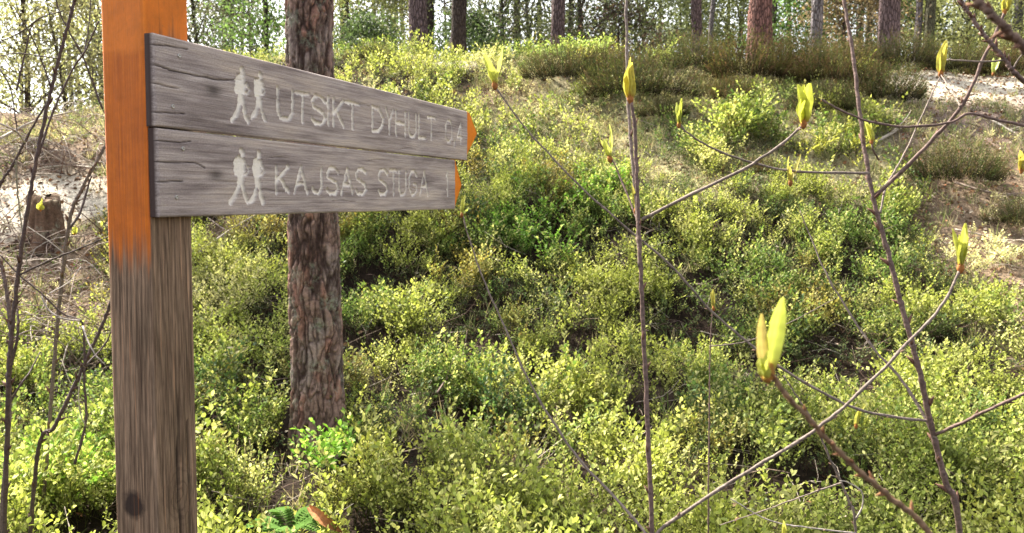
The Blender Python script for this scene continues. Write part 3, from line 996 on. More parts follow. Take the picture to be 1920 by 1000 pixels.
bB = board("sign_board", zseam - 0.0014, zbotm, s_bot, tipB, tipB - tipB0, 0.50, 0.30, 0.25, rowB,
           [(431, 470, 278, 382), (470, 497, 282, 382)], 0.019, "lower grey board with pale routed lettering KAJSAS STUGA", 8)

# screws
t = NT("screw_steel")
M_SCREW = t.done(t.pbr((0.42, 0.40, 0.38), 0.35, metal=0.9))
def screw(u, v, par):
    s, z = on_board(u, v)
    a = np.linspace(0, 2 * math.pi, 20, endpoint=False)
    rings = [(0.0036, 0.0006), (0.0036, -0.0006), (0.0030, -0.0014), (0.0016, -0.0014), (0.0010, -0.0002), (0.0002, -0.0001)]
    V = np.vstack([np.column_stack([s + r_ * np.cos(a), np.full(20, y_), z + r_ * np.sin(a)]) for r_, y_ in rings])
    i = np.arange(len(rings) - 1)[:, None] * 20; j = np.arange(20)[None]; k = (j + 1) % 20
    Qs = np.stack([i + j, i + k, i + k + 20, i + j + 20], -1).reshape(-1, 4)
    mesh_obj("screw", V, Qs, M_SCREW, par, smooth=True)
for u, v, par in ((336, 105, bA), (324, 200, bA), (343, 279, bB), (331, 370, bB)):
    screw(u, v, par)

# the post: square timber, orange paint on its upper part
PW = 0.091
px0 = s_top + 0.0015
z0, z1 = 0.0 - 0.35, hC + 0.62
zp_near = on_board(283, 478)[1]             # lower limit of the paint on the near face
def post():
    # outline with rounded arrises, near face is x = px0, right face y = thick
    y0 = 0.0195
    n = 22
    rr = 0.004
    sq = []
    cs = [(px0, y0), (px0 + PW, y0), (px0 + PW, y0 + PW), (px0, y0 + PW)]
    for i in range(4):
        a, b = np.array(cs[i]), np.array(cs[(i + 1) % 4])
        d = (b - a) / PW
        tt = np.concatenate([[rr * 0.35, rr], np.linspace(rr, PW - rr, n)[1:-1], [PW - rr, PW - rr * 0.35]])
        inn = np.concatenate([[rr * 0.35], np.zeros(n), [rr * 0.35]])
        nrm = np.array([-d[1], d[0]])
        for t_, q in zip(tt, inn):
            sq.append(a + d * t_ + nrm * q * (1 if True else -1))
    sq = np.array(sq)
    m = len(sq)
    zz = np.arange(z0, z1, 0.006)
    cx, cy = px0 + PW / 2, y0 + PW / 2
    X = np.repeat(sq[None, :, 0], len(zz), 0).ravel(); Y = np.repeat(sq[None, :, 1], len(zz), 0).ravel(); Zz = np.repeat(zz[:, None], m, 1).ravel()
    P3 = np.column_stack([X * 90, Y * 90, Zz * 3.0])
    g_ = fbm(P3, 71, 3) - 0.5
    # long drying checks on the right face
    chk = np.zeros(len(X))
    right = (np.abs(Y - y0) < 0.0025)
    near = (np.abs(X - px0) < 0.0025)
    for fx, za, zb_ in ((0.70, 0.2, 0.75), (0.62, -0.1, 0.45), (0.80, 0.55, 1.15), (0.55, 0.75, 1.2)):
        xc = px0 + PW * fx + (vnoise(np.column_stack([Zz * 9 + fx * 30, Zz * 0]), 5) - 0.5) * 0.014
        wd = 0.0022 * np.clip(1 - np.abs((Zz - za) / (zb_ - za) * 2 - 1), 0, 1)
        chk = np.maximum(chk, sstep(wd + 0.002, wd * 0.2, np.abs(X - xc)) * right * ((Zz > za) & (Zz < zb_)))
    off = g_ * 0.0016 - chk * 0.004
    dx, dy = X - cx, Y - cy
    ln = np.sqrt(dx * dx + dy * dy) + 1e-9
    V = np.column_stack([X + dx / ln * off, Y + dy / ln * off, Zz])
    i = np.arange(len(zz) - 1)[:, None] * m; j = np.arange(m)[None]; k = (j + 1) % m
    Qs = np.stack([i + j, i + k, i + k + m, i + j + m], -1).reshape(-1, 4)
    V = np.vstack([V, [[cx, cy, z0], [cx, cy, zz[-1] + 0.01]]])
    nb = len(zz) * m
    jj = np.arange(m); kk = (jj + 1) % m
    T = np.vstack([np.stack([np.full(m, nb), kk, jj], 1), np.stack([np.full(m, nb + 1), (len(zz) - 1) * m + jj, (len(zz) - 1) * m + kk], 1)])
    streak = (fbm(np.column_stack([X * 150, Y * 150, Zz * 4]), 15, 3) - 0.5)
    lim = np.where(right & ~near, ztop - 0.01, zp_near)
    pa = sstep(-0.055, 0.045, Zz - lim + streak * 0.09)
    pa = np.where(right & ~near & (Zz < ztop - 0.02), 0, pa)
    ext = lambda a: np.concatenate([a, [0, 1]])
    fresh = sstep(-0.003, 0.003, Zz - on_board(283, 92)[1] + streak * 0.004)
    return mesh_obj("post", V, [Qs, T], M_POST, sign, {"paint": ext(pa), "dark": ext(chk), "fresh": ext(fresh)}, smooth=False)

kz = on_board(268, 980)[1]
t = NT("post_timber")
co = t.coord()
tc2 = t.n("ShaderNodeMapping", {"Vector": co, "Scale": (260.0, 260.0, 6.0)}).outputs[0]
g1 = t.noise(tc2, 1.0, 6, 0.6)
tc3 = t.n("ShaderNodeMapping", {"Vector": co, "Scale": (700.0, 700.0, 30.0)}).outputs[0]
g2 = t.noise(tc3, 1.0, 4, 0.6)
bl = t.noise(t.n("ShaderNodeMapping", {"Vector": co, "Scale": (12.0, 12.0, 4.0)}).outputs[0], 1.0, 4)
wc = t.ramp(g1, [(0.28, (0.075, 0.044, 0.028)), (0.45, (0.20, 0.130, 0.086)), (0.60, (0.29, 0.20, 0.135)), (0.78, (0.40, 0.29, 0.20))])
wc = t.mix(0.85, wc, t.ramp(g2, [(0.3, 0.45), (0.6, 1.2)]), 'MULTIPLY')
wv = t.n("ShaderNodeTexWave", {"Vector": t.n("ShaderNodeMapping", {"Vector": co, "Scale": (1.0, 1.0, 0.05)}).outputs[0], "Scale": 55.0, "Distortion": 5.0, "Detail": 3.0, "Detail Scale": 1.2}, wave_type='BANDS', bands_direction='DIAGONAL').outputs[1]
wc = t.mix(0.6, wc, t.ramp(wv, [(0.05, 0.5), (0.45, 1.1)]), 'MULTIPLY')
wc = t.mix(1.0, wc, t.ramp(bl, [(0.3, (0.7, 0.7, 0.68)), (0.6, (1.1, 1.1, 1.1))]), 'MULTIPLY')
# knots
def knot_mask(cx, cy, cz, rx, rz):
    mp = t.n("ShaderNodeMapping", {"Vector": co, "Location": (-cx / rx, -cy / rx, -cz / rz), "Scale": (1 / rx, 1 / rx, 1 / rz)}).outputs[0]
    ln = t.n("ShaderNodeVectorMath", {0: mp}, operation='LENGTH').outputs["Value"]
    ln = t.math('ADD', ln, t.math('MULTIPLY', t.noise(co, 45, 3), 0.9))
    ln = t.math('SUBTRACT', ln, 0.2)
    return ln
k1 = knot_mask(px0, 0.0195 + 0.050, kz, 0.026, 0.030)
wc = t.mix(t.ramp(t.math("MULTIPLY", k1, 0.5), [(0.42, 0.9), (0.62, 0.0)]), wc, (0.022, 0.013, 0.012))
k2 = knot_mask(px0 + 0.05, 0.0195, kz + 0.005, 0.022, 0.035)
rings = t.math('SINE', t.math('MULTIPLY', k2, 14.0))
wc = t.mix(t.math('MULTIPLY', t.ramp(t.math("MULTIPLY", k2, 0.3), [(0.3, 1.0), (0.75, 0.0)]), t.ramp(rings, [(0.2, 0.0), (0.8, 0.35)])), wc, (0.04, 0.024, 0.016))
wc = t.mix(t.math('MULTIPLY', t.attr("dark", "Fac"), 0.9), wc, (0.012, 0.008, 0.006))
oc = t.mix(t.ramp(g1, [(0.35, 0.0), (0.65, 1.0)]), (0.48, 0.108, 0.008), (0.63, 0.165, 0.010))
oc = t.mix(t.attr("fresh", "Fac"), oc, t.mix(bl, (0.66, 0.165, 0.014), (0.78, 0.225, 0.022)))
oc = t.mix(t.ramp(g2, [(0.58, 0.0), (0.72, 0.45)]), oc, (0.30, 0.10, 0.03))
oc = t.mix(1.0, oc, t.ramp(t.noise(co, 30, 5, 0.7), [(0.3, 0.80), (0.7, 1.1)]), 'MULTIPLY')
oc = t.mix(t.ramp(t.noise(co, 150, 4, 0.75), [(0.66, 0.0), (0.71, 0.7)]), oc, (0.20, 0.11, 0.06))
pm = t.ramp(t.math('ADD', t.attr("paint", "Fac"), t.math('MULTIPLY', t.math('SUBTRACT', g1, 0.5), 1.3)), [(0.1, 0.0), (0.9, 1.0)])
wc = t.mix(pm, wc, oc)
rough = t.ramp(pm, [(0.0, 0.88), (1.0, 0.60)])
M_POST = t.done(t.pbr(wc, rough, t.bump(t.math('ADD', g1, g2), 0.5, 0.0015), spec=0.25))
post()

# ------------------------------------------------------------------ pines
t = NT("pine_bark")
co = t.coord()
c_at = t.attr("col")
n1 = t.noise(co, 45, 5, 0.7)
n2 = t.noise(t.n("ShaderNodeMapping", {"Vector": co, "Scale": (60.0, 60.0, 14.0)}).outputs[0], 1.0, 5, 0.6)
bc = t.mix(1.0, c_at, t.ramp(n1, [(0.3, 0.6), (0.5, 1.0), (0.7, 1.45)]), 'MULTIPLY')
lich = t.noise(co, 7, 5, 0.7)
bc = t.mix(t.math('MULTIPLY', t.ramp(lich, [(0.52, 0.0), (0.66, 0.75)]), t.ramp(n1, [(0.42, 0.0), (0.58, 1.0)])), bc, (0.26, 0.29, 0.22))
M_BARK = t.done(t.pbr(bc, 0.92, t.bump(t.math('ADD', n1, n2), 0.8, 0.006), spec=0.15))
t = NT("far_pine_bark")
co = t.coord()
c_at = t.attr("col")
vv_ = t.n("ShaderNodeTexVoronoi", {"Vector": t.n("ShaderNodeMapping", {"Vector": co, "Scale": (26.0, 26.0, 7.0)}).outputs[0], "Scale": 1.0}, feature='DISTANCE_TO_EDGE').outputs[0]
n1 = t.noise(co, 20, 5, 0.7)
bc = t.mix(1.0, c_at, t.ramp(n1, [(0.3, 0.6), (0.7, 1.4)]), 'MULTIPLY')
bc = t.mix(t.ramp(vv_, [(0.0, 0.85), (0.16, 0.0)]), bc, (0.03, 0.02, 0.02))
M_BARKF = t.done(t.pbr(bc, 0.92, t.bump(t.math('ADD', t.ramp(vv_, [(0, 0.0), (0.2, 1.0)]), n1), 1.0, 0.02), spec=0.1))

def pine_crown(par, seed, z0, z1, R, lean, dens=1.0, trunk_top=None, cname="crown"):
    """limbs with needle tufts high on the trunk"""
    r = np.random.default_rng(seed)
    B = Buf()
    pos, dr, sz, cols = [], [], [], []
    nl = int(16 * dens) + 4
    for i in range(nl):
        f = (i + r.uniform(0.1, 0.9)) / nl
        z = z0 + (z1 - z0) * f
        a = r.uniform(0, 6.283)
        L = R * (1 - 0.65 * f) * r.uniform(0.55, 1.05)
        b0 = np.array([lean[0] * z, lean[1] * z, z])
        d = np.array([math.cos(a), math.sin(a), r.uniform(0.0, 0.5)])
        pts = [b0, b0 + d * L * 0.5 + r.normal(0, 0.08, 3), b0 + d * L + [0, 0, L * 0.12]]
        B.tube(pts, [0.035 * (1 - 0.5 * f) + 0.01, 0.008], 5, 7, (0.22, 0.11, 0.055))
        P_ = catmull(pts, 12)
        for j in range(4, 12):
            for _ in range(2):
                c = P_[j] + r.normal(0, 0.16, 3)
                k = 34
                q = r.normal(0, 1, (k, 3)); q /= np.linalg.norm(q, axis=1)[:, None]; q[:, 2] = np.abs(q[:, 2]) * 0.8
                pos.append(np.repeat(c[None], k, 0) + q * 0.05); dr.append(q)
                sz.append(r.uniform(0.13, 0.24, k))
                cols.append(np.array([0.055, 0.09, 0.035]) * r.uniform(0.7, 1.6, (k, 1)) * np.array([1.1, 1, 0.9]))
    pos, dr, sz, cols = np.vstack(pos), np.vstack(dr), np.concatenate(sz), np.vstack(cols)
    LV = np.array([[0, -0.09, 0], [0, 0.09, 0], [1, 0, 0]])
    Rm = frames(dr, r.uniform(0, 3, len(pos)))
    V = (np.einsum('nij,kj->nki', Rm, LV) * sz[:, None, None] + pos[:, None, :]).reshape(-1, 3)
    crown = mesh_obj(cname, V, np.arange(len(V)).reshape(-1, 3), M_CROWN, par, {"col": np.repeat(cols, 3, 0)})
    return B

def main_pine():
    p = ground_hit(585, 905)
    p[1] = 4.15; p[0] = (586 - 960) / F * 4.15 * 0.995
    p[2] = float(terrain(p[:1], p[1:2])[0])
    root = empty("scots_pine", p, "rough barked pine trunk standing close behind the signpost", "pine tree", "pines with bare lower trunks")
    zz = np.concatenate([np.arange(-0.25, 3.3, 0.0065), np.arange(3.3, 11, 0.08)])
    m = 210
    a = np.linspace(0, 2 * math.pi, m, endpoint=False)
    ZZ, AA = np.meshgrid(zz, a, indexing='ij')
    ZZ, AA = ZZ.ravel(), AA.ravel()
    R0 = 0.124 * (1 - 0.020 * np.clip(ZZ, 0, 20)) + 0.070 * np.exp(-np.clip(ZZ + 0.1, 0, 9) / 0.20)
    wob = (vnoise(np.column_stack([np.cos(AA) * 1.2, np.sin(AA) * 1.2, ZZ * 1.1]), 4) - 0.5) * 0.03
    U = np.column_stack([np.cos(AA) * 0.14, np.sin(AA) * 0.14, ZZ])
    warp = np.column_stack([fbm(U * 9, 31, 3), fbm(U * 9, 32, 3), fbm(U * 9, 33, 3)]) - 0.5
    Uw = U + warp * 0.05
    sc = np.array([24.0, 24.0, 6.5])
    f1, f2, cid = cells(Uw * sc, 6)
    fur = np.abs(fbm(Uw * np.array([17.0, 17.0, 3.6]), 51, 3) - 0.5) * 2
    fur2 = np.abs(fbm(U * np.array([40.0, 40.0, 9.0]) + warp * 3, 52, 3) - 0.5) * 2
    ridge = sstep(0.0, 0.20, fur)
    plate = ridge * (0.35 + 0.65 * sstep(0.0, 0.14, f2 - f1))
    layer = sstep(0.02, 0.22, fur2)
    steps = np.floor(fbm(Uw * np.array([30.0, 30.0, 16.0]), 53, 3) * 7) / 7
    fine = fbm(U * 85, 22, 4) - 0.5
    hgt = plate * 0.013 + layer * 0.005 + steps * 0.012 + fine * 0.006
    hgt = np.where(ZZ > 3.4, 0.01, hgt)
    rad = R0 + wob + hgt - 0.014
    lx = 0.004 * ZZ
    V = np.column_stack([np.cos(AA) * rad + lx, np.sin(AA) * rad, ZZ])
    tone = fbm(Uw * np.array([26.0, 26.0, 9.0]), 54, 3)[:, None]
    c_pl = np.array([0.26, 0.170, 0.140])[None] * (0.45 + 1.1 * tone)
    c_pl = np.where((cid > 0.70)[:, None], c_pl * np.array([1.12, 0.93, 0.88]), c_pl)
    grey = sstep(0.50, 0.62, fbm(U * np.array([9.0, 9.0, 5.0]), 55, 3))[:, None]
    c_pl = c_pl * (1 - grey * 0.4) + np.array([0.27, 0.245, 0.235])[None] * grey * 0.4
    cr = np.array([0.045, 0.028, 0.024])[None]
    w = (plate * (0.4 + 0.6 * layer))[:, None]
    C = cr * (1 - w) + c_pl * w
    n = len(zz)
    i = np.arange(n - 1)[:, None] * m; j = np.arange(m)[None]; k = (j + 1) % m
    Qs = np.stack([i + j, i + k, i + k + m, i + j + m], -1).reshape(-1, 4)
    mesh_obj("trunk", V, Qs, M_BARK, root, {"col": C}, smooth=True)
    pine_crown(root, 5, 6.0, 11.0, 2.0, (0.004, 0), 1.0).build("limb", M_BARKF, root, smooth=True)
main_pine()

PINE_MESH = {}
def far_pine(u, vbase, wpx, col_, label, dia=0.30, H=12.0, lean=0.0, crown=True, cz=None, group="pines with bare lower trunks", name="scots_pine"):
    """trunk placed by its size in the photograph: thickness sets the distance"""
    dist = F * dia / wpx
    d = ray(u, vbase)
    x, y = d[0] / d[1] * dist, dist
    z = float(terrain(np.array([x]), np.array([y]))[0])
    root = empty(name, (x, y, z), label, "pine tree", group)
    seed = int(abs(u) * 7 + wpx)
    r = np.random.default_rng(seed)
    n = 46
    zz = np.concatenate([np.linspace(-0.3, 3.5, 30), np.linspace(3.8, H, 16)])
    m = 22
    a = np.linspace(0, 2 * math.pi, m, endpoint=False)
    ZZ, AA = np.meshgrid(zz, a, indexing='ij'); ZZ, AA = ZZ.ravel(), AA.ravel()
    R0 = dia / 2 * (1 - 0.75 * np.clip(ZZ, 0, H) / H) + 0.35 * dia * np.exp(-np.clip(ZZ + 0.1, 0, 9) / 0.25)
    rough_ = (fbm(np.column_stack([np.cos(AA) * 3, np.sin(AA) * 3, ZZ * 2.2]), seed, 3) - 0.5) * dia * 0.16
    bx = lean * ZZ + (vnoise(np.column_stack([ZZ * 0.35 + seed, ZZ * 0]), 2) - 0.5) * 0.25 * np.clip(ZZ / 4, 0, 1)
    V = np.column_stack([np.cos(AA) * (R0 + rough_) + bx, np.sin(AA) * (R0 + rough_), ZZ])
    i = np.arange(n - 1)[:, None] * m; j = np.arange(m)[None]; k = (j + 1) % m
    Qs = np.stack([i + j, i + k, i + k + m, i + j + m], -1).reshape(-1, 4)
    C = np.array(col_)[None] * (0.75 + 0.5 * fbm(np.column_stack([np.cos(AA) * 4, np.sin(AA) * 4, ZZ * 3]), seed + 1, 3)[:, None])
    B = pine_crown(root, seed, *cz) if cz else pine_crown(root, seed, H * 0.55, H, 2.1, (lean, 0), 0.7 * crown)
    B.add(V, Qs, C)
    B.build("trunk", M_BARKF, root, smooth=True)
    return root

RED = (0.26, 0.135, 0.115); PUR = (0.16, 0.115, 0.12); GRY = (0.22, 0.20, 0.215); DRK = (0.085, 0.065, 0.06); GRN = (0.13, 0.13, 0.085)
for args in [
    (785, 108, 34, PUR, "dark purple brown pine rising from the pale bushes on the crest", 0.30, 12),
    (807, 100, 20, DRK, "thin dark pine close behind the purple brown trunk", 0.28, 12),
    (858, 103, 31, DRK, "nearly black leaning pine beside the bright clearing", 0.33, 13, 0.02),
    (1044, 82, 27, PUR, "lilac brown pine above the wide green crest bush", 0.27, 12),
    (1064, 82, 14, DRK, "thin black trunk against the lilac brown pine", 0.22, 11),
    (1306, 92, 21, PUR, "brown topped half of the pair of grey pines", 0.24, 12),
    (1334, 90, 12, GRY, "thinner half of the pair of grey pines", 0.20, 12),
    (1425, 88, 44, RED, "thick reddish pine with deeply furrowed bark above the heather", 0.40, 14),
    (1449, 80, 15, PUR, "slender trunk half hidden by the thick reddish pine", 0.25, 12),
    (1481, 80, 11, DRK, "slim dark trunk between the reddish and the blue grey pine", 0.20, 11),
    (1526, 94, 23, GRY, "blue grey pine leaning slightly over the heather", 0.25, 12, 0.03),
    (1543, 84, 10, DRK, "very slim dark trunk just behind the blue grey pine", 0.20, 11),
    (1606, 80, 15, DRK, "dim brown trunk seen past the thin upright stem", 0.26, 12),
    (1626, 78, 14, GRN, "greenish grey trunk beside the furrowed path pine", 0.24, 12),
    (1668, 72, 39, PUR, "thick purple furrowed pine beside the path", 0.38, 14),
    (1715, 78, 15, GRY, "pale grey pine with a dark band near the path", 0.22, 12),
    (1742, 70, 22, GRN, "olive grey pine past the pale grey one", 0.32, 13),
    (1903, 70, 20, GRY, "pale lilac trunk past the thickest crossing branches", 0.32, 12),
    (972, 84, 16, DRK, "dim trunk deep in the thicket above the crest", 0.26, 12),
    (640, 96, 18, DRK, "dark trunk just past the edge of the rough barked pine", 0.28, 12),
    (1172, 84, 11, PUR, "thin trunk lined up with the upright sapling stem", 0.22, 12),
    (1366, 86, 9, GRN, "threadlike greenish trunk between the grey pair and the reddish pine", 0.18, 11),
    (1232, 80, 8, GRY, "pale thread of a trunk in front of the bright sky gap", 0.18, 11),
    (700, 90, 11, GRN, "thin olive trunk among the brush between two pines", 0.2, 11),
    (905, 90, 9, GRY, "thin grey trunk beyond the black leaning pine", 0.18, 11),
    (420, 90, 12, DRK, "dim trunk showing just above the signboard", 0.24, 11),
    (468, 80, 9, GRY, "faint grey trunk above the middle of the upper board", 0.2, 11),
    (1795, 80, 8, GRY, "pale slim trunk in the bright foliage past the path", 0.18, 11),
    (745, 92, 8, PUR, "hair thin dark trunk left of the purple brown pine", 0.18, 11),
    (832, 90, 7, GRY, "pale slim trunk in the gap between the dark pines", 0.18, 11),
    (1010, 84, 8, DRK, "slim dark trunk left of the lilac brown pine", 0.18, 11),
    (1120, 80, 9, DRK, "slim dark trunk right of the forked olive tree", 0.18, 11, 0.04),
    (1275, 84, 7, GRN, "thin greenish trunk at the edge of the bright sky gap", 0.16, 11),
    (1395, 84, 8, GRY, "pale slim trunk just left of the thick reddish pine", 0.18, 11),
    (1580, 82, 9, PUR, "slim purple trunk left of the thin upright stem", 0.2, 11),
    (1765, 76, 7, DRK, "slim dark trunk beyond the olive grey pine", 0.18, 11, -0.02),
    (1850, 78, 8, PUR, "slim trunk beyond the crossing branches", 0.18, 11),
    (560, 92, 8, GRY, "pale slim trunk just left behind the rough barked pine", 0.18, 11),
    (172, 120, 10, GRY, "pale trunk between bare twigs left of the orange post", 0.22, 11),
]:
    far_pine(*args, crown=(0.42 if args[2] > 12 else 0.35))

for (x_, y_, lab_, sd_) in ((-10.9, 13.8, "tall pine beyond the left picture edge whose crown dapples the foreground", 11),
                            (-10.6, 15.6, "second tall pine beyond the left picture edge, farther up the slope", 12)):
    u_ = 960 + x_ / y_ * F
    far_pine(u_, 100, F * 0.32 / y_, PUR, lab_, 0.32, 17.0, cz=(9.5, 17.0, 2.4, (0, 0), 0.42))

# ------------------------------------------------------------------ leafy trees, spruces and thickets behind the crest
def leafy_tree(u, dist, hgt, wid, col_, label, seed, name="leafy_tree", base=0.15, n=90, leaf=0.09, cat="tree", bare=0.0, per=42):
    x = (u - 960) / F * dist * 1.0; y = dist
    z = float(terrain(np.array([x]), np.array([y]))[0])
    root = empty(name, (x, y, z), label, cat, "leafy trees and brush beyond the crest")
    r = np.random.default_rng(seed)
    B = Buf()
    top = np.array([r.normal(0, 0.2), r.normal(0, 0.2), hgt * 0.93])
    B.tube([(0, 0, -0.2), top * 0.4 + r.normal(0, 0.08, 3), top], [0.014 * hgt, 0.010 * hgt, 0.01], 7, 14, (0.09, 0.07, 0.06))
    pos, dr, sz, cols = [], [], [], []
    for i in range(n):
        f = base + (1 - base) * r.uniform() ** 0.9
        zc = hgt * f
        prof = math.sin(math.pi * min(0.97, (f - base) / (1 - base) * 0.80 + 0.2)) ** 0.7
        a = r.uniform(0, 6.283); rad = wid * 0.5 * prof * math.sqrt(r.uniform(0.05, 1.0)) * r.uniform(0.8, 1.15)
        c = np.array([math.cos(a) * rad, math.sin(a) * rad, zc])
        if i % 4 == 0:
            st = top * max(0.1, f - 0.18)
            B.tube([st, (st + c) / 2 + [0, 0, 0.03 * hgt] , c], [0.0035 * hgt, 0.003], 4, 6, (0.13, 0.10, 0.085))
        if r.uniform() < bare:
            for _ in range(5):
                B.tube([c, c + r.normal(0, 0.12, 3), c + r.normal(0, 0.3, 3)], [0.006, 0.002], 3, 4, (0.17, 0.12, 0.11))
            continue
        s = wid * r.uniform(0.03, 0.085) + 0.08
        k = int(per * 2.1 * r.uniform(0.5, 1.3))
        q = r.normal(0, 1, (k, 3)) * s * np.array([1.2, 1.2, 0.7])
        pos.append(c + q); dr.append(r.normal(0, 1, (k, 3)) + [0, 0, -0.2]); sz.append(r.uniform(0.6, 1.3, k) * leaf)
        cols.append(np.array(col_) * r.uniform(0.45, 1.45) * r.uniform(0.8, 1.25, (k, 1)))
    if pos:
        V, Fc, C = scatter_leaves(np.vstack(pos), np.vstack(dr), np.concatenate(sz), np.vstack(cols), 0, r, 1.2)
        mesh_obj("crown", V, Fc, M_CROWN, root, {"col": C})
    B.build("trunk", M_BARKF, root, smooth=True)
    return root

DG = (0.08, 0.12, 0.05); OG = (0.20, 0.22, 0.09); PG = (0.42, 0.46, 0.22); YGc = (0.56, 0.58, 0.28); BRt = (0.15, 0.10, 0.08); GG = (0.12, 0.20, 0.06)
LT = [
    (60, 17, 5.0, 4.2, YGc, "pale yellow sunlit tree far left beyond the bare twigs"),
    (-120, 19, 6.0, 5.0, PG, "pale bushy tree at the left edge of the scene"),
    (140, 14, 2.4, 2.6, (0.20, 0.19, 0.10), "olive young spruce with flat branches beside the orange post"),
    (200, 24, 7.0, 4.0, OG, "olive tree standing hidden mostly by the orange post"),
    (380, 22, 6.0, 4.2, (0.13, 0.15, 0.09), "grey green brush directly above the near end of the signboard"),
    (440, 26, 6.5, 4.0, (0.16, 0.15, 0.11), "greyish brush above the middle of the signboard"),
    (508, 15, 4.2, 1.7, (0.15, 0.24, 0.075), "bright green leafy branch tree touching the rough pine trunk"),
    (660, 21, 5.5, 3.6, OG, "olive brush right of the rough barked pine"),
    (730, 25, 6.0, 3.8, (0.22, 0.22, 0.11), "paler brush between the rough pine and the purple brown pine"),
    (690, 17, 1.7, 2.4, DG, "low dark green bush on the crest by the rough pine"),
    (885, 17, 1.9, 2.2, DG, "dark low bush at the foot of the black leaning pine"),
    (940, 20, 6.0, 5.0, (0.09, 0.10, 0.06), "dense grey green thicket tree above the crest"),
    (1000, 24, 6.5, 4.0, OG, "olive thicket tree left of the lilac brown pine"),
    (1095, 18, 5.5, 4.2, (0.08, 0.10, 0.045), "dark forked olive tree right of the lilac brown pine"),
    (1150, 17, 2.2, 2.3, BRt, "purplish twiggy bush behind the upright sapling stem"),
    (1200, 28, 7.0, 4.6, (0.17, 0.19, 0.09), "mid green tree framing the bright sky gap"),
    (1262, 30, 3.6, 4.2, PG, "small pale green tree under the bright sky gap"),
    (1290, 34, 9.0, 4.0, (0.14, 0.17, 0.09), "grey green tree behind the pair of grey pines"),
    (1370, 27, 6.0, 4.0, (0.18, 0.20, 0.09), "mottled green tree between the grey pair and the reddish pine"),
    (1490, 24, 5.0, 3.6, GG, "fresh green tree between the reddish and blue grey pines"),
    (1570, 21, 4.4, 3.2, (0.20, 0.15, 0.09), "brownish green brush right of the blue grey pine"),
    (1625, 26, 6.5, 4.0, DG, "dark green tree filling the gap before the furrowed path pine"),
    (1700, 27, 6.0, 3.6, OG, "olive tree directly behind the thick purple pine"),
    (1790, 25, 6.5, 5.0, YGc, "bright yellow green tree beyond the path"),
    (1865, 29, 7.0, 5.0, PG, "pale green tree above the crossing branches"),
    (1935, 22, 6.0, 4.0, (0.26, 0.28, 0.13), "pale olive tree at the right edge of the scene"),
    (2080, 20, 6.0, 4.5, OG, "olive tree outside the path bend"),
    (-300, 22, 7.0, 5.0, OG, "olive tree beyond the sandy bank"),
]
for k, (u, d_, h_, w_, c_, lab) in enumerate(LT):
    br = 0.75 if c_ == BRt else 0.12
    sc_ = 1.0 if c_ != BRt else 1
    leafy_tree(u, d_, h_, w_, c_, lab, 700 + k, n=int(60 + 11 * w_ * h_ ** 0.5), leaf=0.0036 * d_ + 0.012, bare=br,
               name="leafy_bush" if h_ < 3 else "leafy_tree", cat="bush" if h_ < 3 else "tree", base=0.02 if h_ < 3 else 0.10)

# distant wood edge
r = np.random.default_rng(900)
pos = []
B = Buf()
for i in range(240):
    th = r.uniform(-0.85, 0.85); R_ = r.uniform(42, 75)
    x, y = R_ * math.sin(th), R_ * math.cos(th)
    zc = float(terrain(np.array([x]), np.array([y]))[0])
    h_ = r.uniform(3.0, 10.5)
    c = np.array([x, y, zc + h_ * r.uniform(0.15, 1.0)])
    k = 110
    pos.append(c + r.normal(0, 1, (k, 3)) * [0.7, 0.7, 0.45])
    if i % 4 == 0:
        B.tube([(x, y, zc - 0.3), (x + r.normal(0, .2), y, zc + 6), (x + r.normal(0, .5), y, zc + 14)], [0.16, 0.08], 5, 6, (0.14, 0.12, 0.12))
pos = np.vstack(pos)
cc = np.array([0.17, 0.20, 0.10]) * r.uniform(0.5, 1.6, (len(pos), 1))
V, Fc, C = scatter_leaves(pos, r.normal(0, 1, pos.shape), r.uniform(0.12, 0.26, len(pos)), cc, 0, r, 1.3)
B.add(V, Fc, C)
o = B.build("distant_woods", M_CROWN)
tag(o, "pale distant wood seen between the trunks beyond the crest", "woods", kind="stuff")

